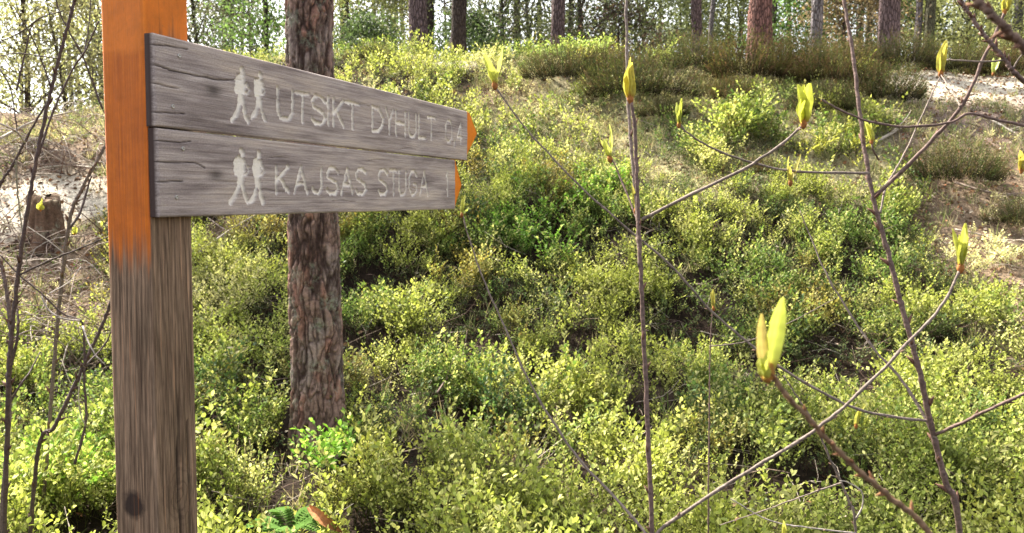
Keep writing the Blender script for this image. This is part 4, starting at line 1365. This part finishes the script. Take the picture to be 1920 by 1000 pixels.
# ------------------------------------------------------------------ stump, fallen branches, brush
def stump():
    p = ground_hit(88, 452)
    r = np.random.default_rng(3)
    root = empty("tree_stump", p, "broken brown tree stump standing in the sandy patch behind bare twigs", "stump")
    zz = np.linspace(-0.1, 0.46, 40); m = 60
    a = np.linspace(0, 6.283, m, endpoint=False)
    ZZ, AA = np.meshgrid(zz, a, indexing='ij'); ZZ, AA = ZZ.ravel(), AA.ravel()
    R0 = 0.125 + 0.09 * np.exp(-np.clip(ZZ + 0.05, 0, 1) / 0.09) * (1 + 0.5 * np.sin(AA * 4 + 1))
    f = fbm(np.column_stack([np.cos(AA) * 4, np.sin(AA) * 4, ZZ * 6]), 8, 4)
    R0 = R0 + (f - 0.5) * 0.07
    top = 0.42 - 0.10 * sstep(0.2, 0.8, fbm(np.column_stack([np.cos(AA) * 2, np.sin(AA) * 2, AA * 0]), 18, 2))
    Zc = np.minimum(ZZ, top)
    Rr = np.where(ZZ > top, R0 * np.clip(1 - (ZZ - top) / 0.10, 0.0, 1), R0)
    V = np.column_stack([np.cos(AA) * Rr, np.sin(AA) * Rr, Zc])
    i = np.arange(39)[:, None] * m; j = np.arange(m)[None]; k = (j + 1) % m
    Qs = np.stack([i + j, i + k, i + k + m, i + j + m], -1).reshape(-1, 4)
    C = np.array([0.13, 0.08, 0.055])[None] * (0.3 + 1.4 * f[:, None])
    C = np.where((ZZ > top - 0.02)[:, None], np.array([0.26, 0.18, 0.12])[None], C)
    mesh_obj("trunk", V, Qs, M_BARK, root, {"col": C}, smooth=True)
    B = Buf()
    for k in range(7):
        a = k * 0.9 + r.normal(0, 0.2)
        d = np.array([math.cos(a), math.sin(a), 0])
        B.tube([d * 0.08 + [0, 0, 0.08], d * 0.22 + [0, 0, 0.0], d * r.uniform(0.32, 0.55) + [0, 0, -0.08]], [0.035, 0.012], 6, 8, (0.16, 0.10, 0.075))
    B.build("root", M_BARKF, root, smooth=True)
stump()

def fallen(pts_uv, rad, col_, label, lift=0.05, name="fallen_branch", twigs=3):
    P = [ground_hit(u, v) + [0, 0, l_ if (l_ := lift) else 0] for u, v in pts_uv]
    o0 = P[0]
    B = Buf()
    P = [p - o0 for p in P]
    B.tube(P, [rad, rad * 0.45], 7, 16, col_)
    r = np.random.default_rng(int(pts_uv[0][0]))
    C_ = catmull(P, 20)
    for k in range(twigs):
        b = C_[r.integers(5, 18)]
        d = (C_[-1] - C_[0]); d /= np.linalg.norm(d)
        e = d * 0.15 + r.normal(0, 0.12, 3) + [0, 0, 0.08]
        B.tube([b, b + e * 0.6, b + e * 1.1 + r.normal(0, 0.03, 3)], [rad * 0.4, rad * 0.15], 4, 6, col_)
    o = B.build(name, M_TWIG, smooth=True, loc=o0)
    tag(o, label, "branch", "fallen branches on the slope")
PALE = (0.46, 0.40, 0.33); BRN = (0.17, 0.11, 0.08)
fallen([(372, 512), (440, 462), (520, 414)], 0.011, PALE, "pale fallen branch slanting between the post and the pine", 0.16)
fallen([(365, 470), (410, 440), (455, 420)], 0.008, BRN, "dark fallen branch in the brush pile beside the post", 0.12, twigs=6)
fallen([(390, 430), (430, 455), (500, 470)], 0.007, (0.3, 0.24, 0.2), "thin grey fallen branch lying across the brush pile", 0.10, twigs=6)
fallen([(1625, 283), (1670, 258), (1716, 232)], 0.022, PALE, "pale weathered fallen branch below the heather beside the stem", 0.04)
fallen([(1225, 196), (1250, 192), (1280, 194)], 0.012, (0.40, 0.28, 0.2), "short stick lying over the little dark heather clump", 0.16, twigs=1)
fallen([(1790, 350), (1850, 368), (1925, 378)], 0.013, (0.33, 0.26, 0.22), "brown grey fallen branch below the isolated heather tuft", 0.04)
fallen([(1862, 232), (1885, 245), (1915, 262)], 0.014, (0.62, 0.56, 0.48), "whitish stick lying on the shaded path", 0.03, twigs=1)
fallen([(1790, 440), (1850, 452), (1910, 470)], 0.010, (0.42, 0.36, 0.30), "thin pale stick on the litter by the tall yellow bud", 0.04)
fallen([(0, 300), (70, 262), (150, 240)], 0.016, (0.4, 0.34, 0.28), "arching pale dead branch on the bank left of the post", 0.22, twigs=7)
fallen([(60, 330), (120, 322), (200, 326)], 0.013, (0.42, 0.37, 0.3), "grey dead branch along the upper edge of the sandy patch", 0.06, twigs=6)
fallen([(820, 800), (850, 760), (905, 740)], 0.006, (0.2, 0.14, 0.12), "curved dark fallen branch in the undergrowth right of the pine foot", 0.2, twigs=5)

# brush on the bank: many dead sprays
B = Buf()
r = np.random.default_rng(77)
o0 = ground_hit(110, 285)
for k in range(520):
    p = ground_hit(r.uniform(-80, 208), r.uniform(215, 335) if k % 2 else r.uniform(425, 720))
    az = r.uniform(0, 6.28)
    d = np.array([math.cos(az), math.sin(az), r.uniform(0.0, 0.9)]); L = r.uniform(0.25, 0.8)
    cc = [(0.46, 0.40, 0.34), (0.16, 0.10, 0.08), (0.30, 0.23, 0.19)][r.integers(0, 3)]
    B.tube([p - o0, p - o0 + d * L * 0.5 + r.normal(0, 0.05, 3), p - o0 + d * L + [0, 0, -L * 0.35] + r.normal(0, 0.08, 3)], [0.006, 0.002], 4, 8, cc)
o = B.build("brushwood", M_TWIG, smooth=True, loc=o0)
tag(o, "tangled dead brushwood covering the bank left of the post", "brushwood", kind="stuff")

# fern frond and curled dead leaf at the lower edge
def fern():
    p = ground_hit(545, 1085)
    o0 = p + [0, 0, 0.17]
    r = np.random.default_rng(9)
    B = Buf()
    for az in (-0.5, 0.2, 0.9, 2.2, 3.4, 4.4):
        d = np.array([math.cos(az), math.sin(az), 0.0])
        side = np.array([-d[1], d[0], 0])
        pts = catmull([(0, 0, 0), d * 0.07 + [0, 0, 0.06], d * 0.16 + [0, 0, 0.05]], 16)
        B.tube(pts, [0.0014, 0.0006], 3, 10, (0.15, 0.28, 0.05))
        pos, dr, sz = [], [], []
        for i in range(2, 16):
            for sg in (-1, 1):
                pos.append(pts[i]); dr.append(side * sg + d * 0.35 + [0, 0, 0.12]); sz.append(0.045 * math.sin(math.pi * min(1, (i + 1) / 17)) + 0.008)
        V, Fc, C = scatter_leaves(np.array(pos), np.array(dr), np.array(sz), np.repeat([[0.10, 0.20, 0.035]], len(pos), 0), 0, r, 0.1)
        B.add(V, Fc, C)
    o = B.build("fern", M_HEATH, loc=o0)
    tag(o, "small bright green fern at the foot of the slope beside a brown leaf", "fern")
fern()
def dead_leaf():
    p = ground_hit(612, 1085) + [0, 0, 0.24]
    n, m = 14, 7
    V = []
    for i in range(n):
        t_ = i / (n - 1)
        w = 0.021 * math.sin(math.pi * (0.08 + 0.9 * t_)) ** 0.8
        for j in range(m):
            q = (j / (m - 1) - 0.5) * 2
            V.append((t_ * 0.17 - 0.08, q * w, 0.02 * q * q + 0.03 * math.sin(t_ * 3.3) + 0.003 * math.sin(9 * t_ + 4 * q)))
    idx = (np.arange(n - 1)[:, None] * m + np.arange(m - 1)[None]).ravel()
    Qs = np.stack([idx, idx + m, idx + m + 1, idx + 1], 1)
    o = mesh_obj("dead_leaf", np.array(V), Qs, M_LITTER, attrs={"col": np.repeat([[0.42, 0.19, 0.08]], len(V), 0)}, loc=p, rot=(1.0, 0.5, -0.35), smooth=True)
    tag(o, "large curled orange brown dead leaf beside the fern", "leaf")
dead_leaf()

# ------------------------------------------------------------------ saplings with opening buds
def rub(c, k=1.0):
    return tuple(x * k for x in c)
TW1 = (0.17, 0.115, 0.10)      # red brown young bark
TW2 = (0.22, 0.175, 0.15)      # grey bark
def wiggle(P, amp, seed):
    n = len(P)
    tt = np.arange(n) * 0.9
    w = np.column_stack([vnoise(np.column_stack([tt + k * 31, tt * 0]), seed + k) for k in range(3)]) - 0.5
    w *= np.sin(np.linspace(0, math.pi, n))[:, None] ** 0.3
    return P + w * amp

def branch(B, uvd, r0, r1, col_, seed=0, sides=8, nodes=True):
    """uvd: list of (u, v, depth); a slightly crooked tapering twig with nodes"""
    P = np.array([at(*q) for q in uvd])
    L = np.sum(np.linalg.norm(np.diff(P, axis=0), axis=1))
    n = max(10, int(L / 0.012))
    C_ = catmull(P, n)
    r0, r1 = r0 * 0.68, r1 * 0.68
    C_ = wiggle(C_, 0.0012 + r0 * 0.25, seed)
    rad = np.linspace(r0, r1, n)
    if nodes:
        sp = max(5, int(0.055 / (L / n)))
        ph = np.arange(n) % sp
        rad = rad * (1 + 0.22 * np.exp(-(np.minimum(ph, sp - ph) / 1.0) ** 2))
    V, Q_, T_ = tube(C_, rad, sides)
    rr = np.random.default_rng(seed + 5)
    cc = np.array(col_)[None] * (0.75 + 0.55 * fbm(V * 60, seed, 3)[:, None])
    B.add(V, [Q_, T_], cc)
    if nodes and L > 0.12:
        for i in range(sp, n - 3, sp):
            if rr.uniform() < 0.75:
                d = rr.normal(0, 1, 3); tg = C_[i + 1] - C_[i]; tg /= np.linalg.norm(tg)
                d -= tg * np.dot(d, tg); d /= np.linalg.norm(d)
                b = C_[i] + d * rad[i] * 0.6
                k_ = rad[i] * rr.uniform(0.7, 1.1)
                V, Q_, T_ = tube([b, b + (d * 0.5 + tg) * k_ * 1.6, b + (d * 0.6 + tg) * k_ * 3.2], [k_ * 0.55, k_ * 0.6, k_ * 0.12], 6)
                B.add(V, [Q_, T_], np.array(col_) * (1.1, 0.85, 0.7))
    return C_

def bud(par, u, v, depth, hpx,  lean=(0, 0), n=2, open_=0.25, tint=(0.62, 0.58, 0.045), seed=0, base=(0.38, 0.13, 0.03), wide=0.30):
    """opening bud: upright cupped young leaves held by a brown scale; (u, v) is the foot of the bud"""
    tint = tuple(np.array(tint) * 0.55 + np.array([0.38, 0.44, 0.17]) * 0.45)
    base = tuple(np.array(base) * 0.7 + np.array([0.25, 0.15, 0.06]) * 0.3)
    n = n + 1 if (n > 1 and hpx > 44) else n
    foot = at(u, v, depth)
    H = hpx * 0.90 / F * depth
    r = np.random.default_rng(int(seed * 10) + int(u))
    B = Buf()
    for k in range(n):
        az = k * 2 * math.pi / n + r.uniform(-0.3, 0.3) + seed
        out = np.array([math.cos(az), math.sin(az) * 0.6, 0])
        L = H * r.uniform(0.55, 1.0) if k else H
        bend_ = r.normal(0, 0.10, 2)
        NI, NJ = 14, 7
        V, C = [], []
        for i in range(NI):
            t_ = i / (NI - 1)
            w = 0.86 * wide * H * 0.5 * (math.sin(math.pi * min(0.985, t_ ** 0.9)) ** 0.6 * (1 - 0.12 * t_) + 0.04)
            cen = np.array([lean[0] + bend_[0] * t_, bend_[1] * t_, 1.0]) * t_ * L + out * (open_ * L * (math.sin(t_ * math.pi * 0.55) * 0.6)) 
            side = np.array([-out[1], out[0], 0]); side /= np.linalg.norm(side)
            for j in range(NJ):
                q = (j / (NJ - 1) - 0.5) * 2
                rip = 0.16 * w * math.sin(t_ * 15 + 2.2 * abs(q) + k) * abs(q)
                p = cen + side * q * w - out * (0.55 * w * q * q) + out * rip
                V.append(foot + p)
                b = np.clip(1 - t_ * 5, 0, 1)
                edge = (1.18 if j == NJ // 2 else 0.80 + 0.22 * abs(q)) * (0.92 + 0.16 * (i % 2))
                C.append((np.array(tint) * edge * (0.85 + 0.25 * t_)) * (1 - b) + np.array(base) * b)
        idx = (np.arange(NI - 1)[:, None] * NJ + np.arange(NJ - 1)[None]).ravel()
        Qs = np.stack([idx, idx + NJ, idx + NJ + 1, idx + 1], 1)
        B.add(np.array(V), Qs, np.array(C))
    o = B.build("bud", M_BUD, par, smooth=True)
    # scale at the foot
    B = Buf()
    zz = np.linspace(-0.10, 0.16, 7) * H
    P = foot + np.column_stack([lean[0] * zz, zz * 0, zz])
    V, Q_, T_ = tube(P, np.array([0.35, 0.7, 1.0, 1.05, 0.95, 0.7, 0.4]) * H * 0.075, 8)
    B.add(V, [Q_, T_], base)
    B.build("bud_scale", M_TWIG, o, smooth=True)
    return o

def sapling(label, stems, buds, name="budding_sapling", group="young saplings with opening buds"):
    first = at(*stems[0][0][0])
    root = empty(name, (0, 0, 0), label, "sapling", group)
    nm = ["stem"] + ["branch"] * (len(stems) - 1)
    for k, (uvd, r0, r1, c_) in enumerate(stems):
        B = Buf()
        branch(B, uvd, r0, r1, c_, seed=int(abs(uvd[0][0])) + k)
        B.build(nm[k], M_TWIG, root, smooth=True)
    for b in buds:
        bud(root, *b[0], **b[1])
    # move the empty to the foot of the first stem
    f = Vector(first)
    root.location = f
    for ch in root.children:
        me = ch.data
        me.transform(Matrix.Translation(-f))
        for g_ in ch.children:
            g_.data.transform(Matrix.Translation(-f))
    return root

a0 = ground_hit(1240, 1120)
dA = 1.32
def vv(u, v, lst): return lst
sapling("tall upright red brown sapling with long side branches and a closed yellow bud",
  [([(1236, 1750, 1.45), (1228, 1180, 1.38), (1222, 980, 1.33), (1210, 700, 1.31), (1202, 520, 1.3), (1196, 380, 1.3), (1190, 240, 1.3), (1183, 190, 1.3)], 0.0066, 0.0038, TW1),
   ([(1200, 500, 1.3), (1194, 390, 1.305), (1180, 230, 1.32), (1176, 120, 1.33), (1173, -40, 1.34), (1170, -220, 1.35)], 0.0048, 0.0028, TW2),
   ([(1204, 412, 1.30), (1290, 368, 1.27), (1380, 325, 1.24), (1450, 282, 1.22), (1490, 250, 1.21), (1507, 232, 1.2)], 0.0042, 0.0024, TW2),
   ([(1198, 420, 1.30), (1180, 375, 1.33), (1158, 320, 1.36), (1146, 298, 1.37)], 0.0026, 0.0018, TW1),
   ([(1229, 1025, 1.33), (1236, 996, 1.32), (1330, 930, 1.28), (1430, 868, 1.24), (1525, 808, 1.2), (1610, 738, 1.17), (1700, 645, 1.15), (1765, 575, 1.15), (1800, 505, 1.15)], 0.0046, 0.0026, TW2),
   ([(1231, 1040, 1.34), (1212, 1002, 1.38), (1150, 930, 1.44), (1085, 860, 1.48), (1030, 780, 1.5), (985, 700, 1.52), (940, 600, 1.54), (905, 520, 1.55), (880, 450, 1.55), (868, 405, 1.55)], 0.0042, 0.0018, TW2),
  ],
  [((1801, 505, 1.15, 96), dict(lean=(0.0, 0), n=4, open_=0.25, tint=(0.58, 0.56, 0.05), wide=0.24, seed=1)),
   ((866, 405, 1.55, 44), dict(lean=(0.0, 0), n=2, open_=0.15, tint=(0.52, 0.50, 0.08), wide=0.3, seed=1)),
   ((1182, 188, 1.3, 88), dict(lean=(-0.10, 0), n=3, open_=0.02, tint=(0.62, 0.47, 0.05), wide=0.36)),
   ((1507, 234, 1.2, 86), dict(lean=(-0.03, 0), n=3, open_=0.12, tint=(0.66, 0.66, 0.03), wide=0.44, seed=2)),
   ((1144, 300, 1.37, 72), dict(lean=(-0.22, 0), n=2, open_=0.42, tint=(0.62, 0.62, 0.14), wide=0.30, seed=0)),
   ((1192, 398, 1.31, 58), dict(lean=(-0.05, 0), n=2, open_=0.05, tint=(0.40, 0.32, 0.04), wide=0.2, seed=4))])
sapling("thick leaning sapling with many crossing side branches and long arching twig",
  [([(1850, 1600, 1.75), (1800, 1010, 1.58), (1775, 910, 1.55), (1748, 810, 1.53), (1722, 690, 1.5), (1690, 570, 1.5), (1660, 455, 1.5), (1635, 360, 1.5), (1615, 240, 1.52), (1602, 120, 1.54), (1582, 0, 1.56), (1560, -160, 1.58)], 0.0095, 0.0042, TW1),
   ([(1641, 368, 1.5), (1700, 312, 1.46), (1755, 255, 1.43), (1806, 195, 1.4), (1840, 120, 1.38), (1868, 60, 1.36), (1884, 22, 1.35)], 0.0058, 0.0032, TW1),
   ([(1628, 325, 1.5), (1560, 324, 1.48), (1480, 320, 1.46), (1400, 303, 1.45), (1330, 275, 1.44), (1290, 250, 1.43), (1274, 232, 1.43)], 0.0036, 0.0022, TW2),
   ([(1752, 816, 1.53), (1800, 795, 1.48), (1850, 770, 1.43), (1930, 735, 1.38), (2040, 690, 1.34)], 0.0046, 0.0034, TW1),
   ([(1742, 789, 1.53), (1690, 784, 1.5), (1610, 768, 1.47), (1540, 735, 1.45), (1465, 690, 1.43), (1400, 640, 1.42), (1330, 580, 1.41), (1260, 500, 1.4), (1180, 432, 1.4), (1100, 362, 1.4), (1040, 300, 1.4), (985, 240, 1.4), (932, 168, 1.4)], 0.0040, 0.0020, TW2),
   ([(1752, 822, 1.53), (1735, 785, 1.54), (1690, 712, 1.57), (1640, 655, 1.6), (1595, 592, 1.63), (1550, 515, 1.66), (1520, 445, 1.69), (1500, 395, 1.7)], 0.0052, 0.0016, TW2),
   ([(1650, 400, 1.5), (1662, 350, 1.52), (1695, 290, 1.56), (1728, 218, 1.6), (1764, 142, 1.62)], 0.0030, 0.0018, TW2),
   ([(1800, 200, 1.40), (1790, 180, 1.45), (1776, 158, 1.55), (1764, 140, 1.62)], 0.0022, 0.0018, TW2),
   ([(1648, 300, 1.52), (1637, 282, 1.5), (1634, 268, 1.5)], 0.0026, 0.002, TW1),
  ],
  [((1884, 24, 1.35, 52), dict(lean=(0.05, 0), n=3, open_=0.2, tint=(0.62, 0.50, 0.05), wide=0.4, seed=3)),
   ((1273, 236, 1.43, 56), dict(lean=(-0.05, 0), n=3, open_=0.28, tint=(0.50, 0.52, 0.04), wide=0.36, seed=0.5)),
   ((928, 162, 1.4, 80), dict(lean=(-0.10, 0), n=2, open_=0.40, tint=(0.66, 0.66, 0.12), wide=0.34, seed=0.1)),
   ((1764, 140, 1.62, 70), dict(lean=(-0.08, 0), n=2, open_=0.15, tint=(0.48, 0.36, 0.03), wide=0.34, seed=1)),
   ((1634, 268, 1.5, 46), dict(lean=(-0.1, 0), n=2, open_=0.14, tint=(0.62, 0.58, 0.10), wide=0.42, seed=2)),
   ((1482, 345, 1.46, 62), dict(lean=(0.0, 0), n=2, open_=0.45, tint=(0.50, 0.38, 0.05), wide=0.2, seed=0.2)),
   ((1338, 580, 1.41, 42), dict(lean=(-0.1, 0), n=2, open_=0.2, tint=(0.45, 0.34, 0.04), wide=0.3, seed=0.7)),
  ])
sapling("blurred close sapling with the largest tall green and orange bud",
  [([(2250, 3150, 0.80), (2200, 2300, 0.78), (1980, 1320, 0.72), (1745, 1004, 0.66), (1690, 950, 0.64), (1630, 900, 0.62), (1570, 845, 0.60), (1520, 790, 0.58), (1470, 735, 0.565), (1446, 700, 0.56)], 0.0038, 0.0024, (0.24, 0.15, 0.09))],
  [((1441, 704, 0.56, 166), dict(lean=(0.10, 0), n=1, open_=0.05, tint=(0.46, 0.50, 0.04), wide=0.27, seed=1.6, base=(0.45, 0.22, 0.03))),
   ((1436, 706, 0.555, 130), dict(lean=(-0.20, 0), n=1, open_=0.12, tint=(0.44, 0.24, 0.07), wide=0.24, seed=1.5, base=(0.40, 0.15, 0.03))),
   ((1434, 712, 0.55, 62), dict(lean=(-0.22, 0), n=2, open_=0.30, tint=(0.50, 0.50, 0.05), wide=0.60, seed=0.2, base=(0.45, 0.22, 0.03)))])
sapling("thin pale twig sapling with a hooked side shoot low on the slope",
  [([(1640, 1400, 1.8), (1606, 1010, 1.62), (1592, 940, 1.6), (1560, 870, 1.58), (1530, 800, 1.56), (1498, 750, 1.55), (1470, 705, 1.55)], 0.0042, 0.0018, TW2),
   ([(1604, 975, 1.61), (1618, 945, 1.6), (1614, 920, 1.59), (1590, 905, 1.58), (1575, 902, 1.57)], 0.0026, 0.0014, (0.42, 0.37, 0.33)),
   ([(1580, 905, 1.58), (1520, 925, 1.6), (1440, 955, 1.63), (1350, 985, 1.66)], 0.0028, 0.0014, TW2),
   ([(1604, 1000, 1.61), (1520, 990, 1.6), (1440, 975, 1.6), (1370, 935, 1.6)], 0.0026, 0.0014, (0.40, 0.35, 0.31))],
  [((1605, 800, 1.58, 50), dict(lean=(0.1, 0), n=2, open_=0.1, tint=(0.45, 0.40, 0.05), wide=0.3, seed=0.7)),
   ((1470, 1010, 1.5, 40), dict(lean=(0.05, 0), n=2, open_=0.1, tint=(0.45, 0.40, 0.05), wide=0.3, seed=1.7))])
sapling("very thin straight dark sapling between two thicker stems",
  [([(1326, 1300, 2.0), (1328, 960, 1.9), (1330, 780, 1.9), (1332, 640, 1.9), (1338, 560, 1.9)], 0.0032, 0.0016, TW1),
   ([(1330, 650, 1.9), (1400, 640, 1.9), (1480, 605, 1.92), (1562, 562, 1.95)], 0.0024, 0.0012, TW2)],
  [])
sapling("bare crossing branches reaching in past the path beyond the path bend",
  [([(2560, 1300, 2.3), (2400, 800, 2.25), (2200, 440, 1.8), (2060, 270, 1.4), (1920, 154, 1.22), (1884, 112, 1.2), (1850, 72, 1.2), (1820, 30, 1.2), (1798, -5, 1.2), (1760, -80, 1.2)], 0.0058, 0.0034, TW1),
   ([(1990, 250, 1.3), (1920, 236, 1.28), (1865, 224, 1.27), (1818, 213, 1.26), (1780, 230, 1.26), (1700, 238, 1.25), (1625, 226, 1.25), (1570, 204, 1.25), (1540, 186, 1.25)], 0.0034, 0.0022, TW1),
   ([(1884, 112, 1.2), (1850, 116, 1.2), (1800, 114, 1.2), (1775, 112, 1.21)], 0.0022, 0.0014, TW2),
   ([(1898, 130, 1.2), (1915, 105, 1.19), (1940, 80, 1.18)], 0.0020, 0.0012, TW2)],
  [((1540, 190, 1.25, 14), dict(n=2, open_=0.2, tint=(0.5, 0.45, 0.2), wide=0.4)),
   ((1862, 140, 1.3, 36), dict(lean=(0.1, 0), n=2, open_=0.4, tint=(0.55, 0.60, 0.15), wide=0.4, seed=0.3)),
   ((1915, 322, 1.3, 50), dict(lean=(0.1, 0), n=3, open_=0.3, tint=(0.60, 0.45, 0.08), wide=0.5, seed=0.3))])
sapling("thick blurred branch crossing the upper corner very close to the lens",
  [([(2900, 3100, 0.85), (2700, 1700, 0.85), (2350, 560, 0.74), (2080, 230, 0.62), (1960, 130, 0.58), (1905, 75, 0.56), (1870, 38, 0.55), (1832, 0, 0.55), (1780, -60, 0.55)], 0.0046, 0.0036, (0.20, 0.13, 0.10))], [])

# bare thicket at the left edge
DB = (0.085, 0.060, 0.055)
PT = (0.42, 0.37, 0.34)
def bare(label, stems, buds=()):
    sapling(label, stems, buds, name="bare_shrub", group="bare shrubs at the left edge")
bare("tall dark leaning bare shrub stem crossing the stump",
  [([(0, 1300, 2.3), (12, 870, 2.15), (18, 680, 2.1), (36, 500, 2.1), (66, 310, 2.1), (97, 165, 2.1), (124, 60, 2.1), (140, 0, 2.1), (165, -120, 2.1)], 0.0085, 0.0050, DB),
   ([(36, 516, 2.1), (90, 490, 2.05), (150, 466, 2.0), (208, 442, 1.95)], 0.004, 0.0022, DB),
   ([(72, 290, 2.1), (96, 220, 2.15), (134, 134, 2.2), (160, 95, 2.2), (185, 40, 2.2)], 0.0045, 0.0026, DB),
   ([(97, 165, 2.1), (80, 120, 2.1), (60, 70, 2.05), (30, 20, 2.0)], 0.003, 0.0015, DB),
   ([(110, 110, 2.1), (70, 105, 2.0), (30, 100, 1.95), (-20, 110, 1.9)], 0.0025, 0.0013, DB)],
  [((76, 395, 2.05, 26), dict(n=3, open_=0.4, tint=(0.62, 0.56, 0.05), wide=0.7, seed=0.3)),
   ((140, 440, 2.0, 20), dict(n=3, open_=0.4, tint=(0.62, 0.60, 0.10), wide=0.7, seed=0.9))])
bare("bare shrub with dark stems crossing left of the orange post",
  [([(40, 1300, 2.8), (68, 870, 2.55), (104, 797, 2.5), (156, 688, 2.5), (205, 575, 2.5), (232, 470, 2.5)], 0.010, 0.006, DB),
   ([(104, 797, 2.5), (150, 700, 2.6), (200, 640, 2.7), (230, 560, 2.7)], 0.006, 0.003, DB),
   ([(140, 870, 2.5), (161, 790, 2.5), (158, 714, 2.5), (155, 610, 2.5), (120, 590, 2.5), (80, 553, 2.5), (36, 516, 2.5), (0, 478, 2.5)], 0.006, 0.003, DB),
   ([(155, 612, 2.45), (165, 640, 2.42), (178, 664, 2.4), (197, 684, 2.4)], 0.004, 0.002, PT),
   ([(150, 602, 2.45), (112, 596, 2.42), (90, 580, 2.42), (78, 556, 2.42)], 0.0045, 0.003, PT),
   ([(160, 800, 2.5), (150, 770, 2.45), (148, 730, 2.42), (154, 700, 2.4)], 0.003, 0.0015, PT),
   ([(150, 600, 2.5), (100, 592, 2.4), (50, 590, 2.3), (-20, 588, 2.25)], 0.003, 0.0015, TW2),
   ([(90, 552, 2.5), (130, 528, 2.6), (152, 500, 2.65)], 0.0025, 0.0012, PT),
   ([(95, 553, 2.5), (150, 556, 2.6), (200, 558, 2.65)], 0.0022, 0.0012, TW2)])
bare("slim bare shrub arching over the bank beside the post",
  [([(60, 1250, 3.2), (100, 700, 3.1), (128, 430, 3.0), (154, 354, 3.0), (189, 290, 3.0), (225, 220, 3.0)], 0.011, 0.007, (0.16, 0.12, 0.10)),
   ([(130, 428, 3.0), (150, 400, 3.05), (165, 350, 3.1), (172, 330, 3.1)], 0.008, 0.004, DB),
   ([(192, 204, 2.9), (156, 108, 2.9), (130, 60, 2.9), (108, 12, 2.9), (95, -60, 2.9)], 0.005, 0.0035, DB),
   ([(156, 108, 2.9), (165, 60, 2.95), (170, 0, 3.0), (172, -60, 3.0)], 0.004, 0.002, DB),
   ([(225, 260, 2.9), (192, 204, 2.9), (176, 160, 2.9), (172, 120, 2.9)], 0.004, 0.002, DB)])
bare("bare twiggy shrub cut by the picture edge above the sand",
  [([(-300, 1180, 2.6), (-200, 820, 2.5), (-60, 480, 2.4), (0, 347, 2.4), (19, 318, 2.4), (46, 267, 2.4), (60, 240, 2.4), (96, 180, 2.4)], 0.007, 0.004, DB),
   ([(46, 267, 2.4), (32, 248, 2.35), (0, 232, 2.3), (-40, 220, 2.3)], 0.005, 0.003, PT),
   ([(30, 300, 2.4), (33, 360, 2.4), (40, 420, 2.4), (52, 500, 2.4)], 0.004, 0.002, (0.22, 0.2, 0.14)),
   ([(0, 130, 2.4), (20, 168, 2.4), (30, 230, 2.4), (32, 250, 2.4)], 0.003, 0.002, DB),
   ([(31, 170, 2.5), (40, 130, 2.5), (48, 96, 2.5), (65, 41, 2.5), (120, 20, 2.5)], 0.0045, 0.0025, DB),
   ([(65, 41, 2.5), (40, 60, 2.5), (0, 78, 2.5), (-40, 90, 2.5)], 0.0032, 0.0018, DB)])
bare("dark short shrub stems in the lower left corner of the undergrowth",
  [([(-20, 1250, 2.3), (14, 830, 2.2), (16, 700, 2.2), (20, 620, 2.2), (8, 520, 2.2), (-10, 470, 2.2)], 0.010, 0.006, (0.15, 0.11, 0.10)),
   ([(16, 760, 2.2), (40, 720, 2.2), (60, 690, 2.25), (75, 660, 2.3)], 0.005, 0.002, DB),
   ([(18, 700, 2.2), (34, 620, 2.2), (30, 560, 2.25), (36, 500, 2.3)], 0.006, 0.003, DB),
   ([(15, 640, 2.2), (60, 620, 2.3), (110, 640, 2.4), (160, 690, 2.5)], 0.003, 0.0015, TW2)])
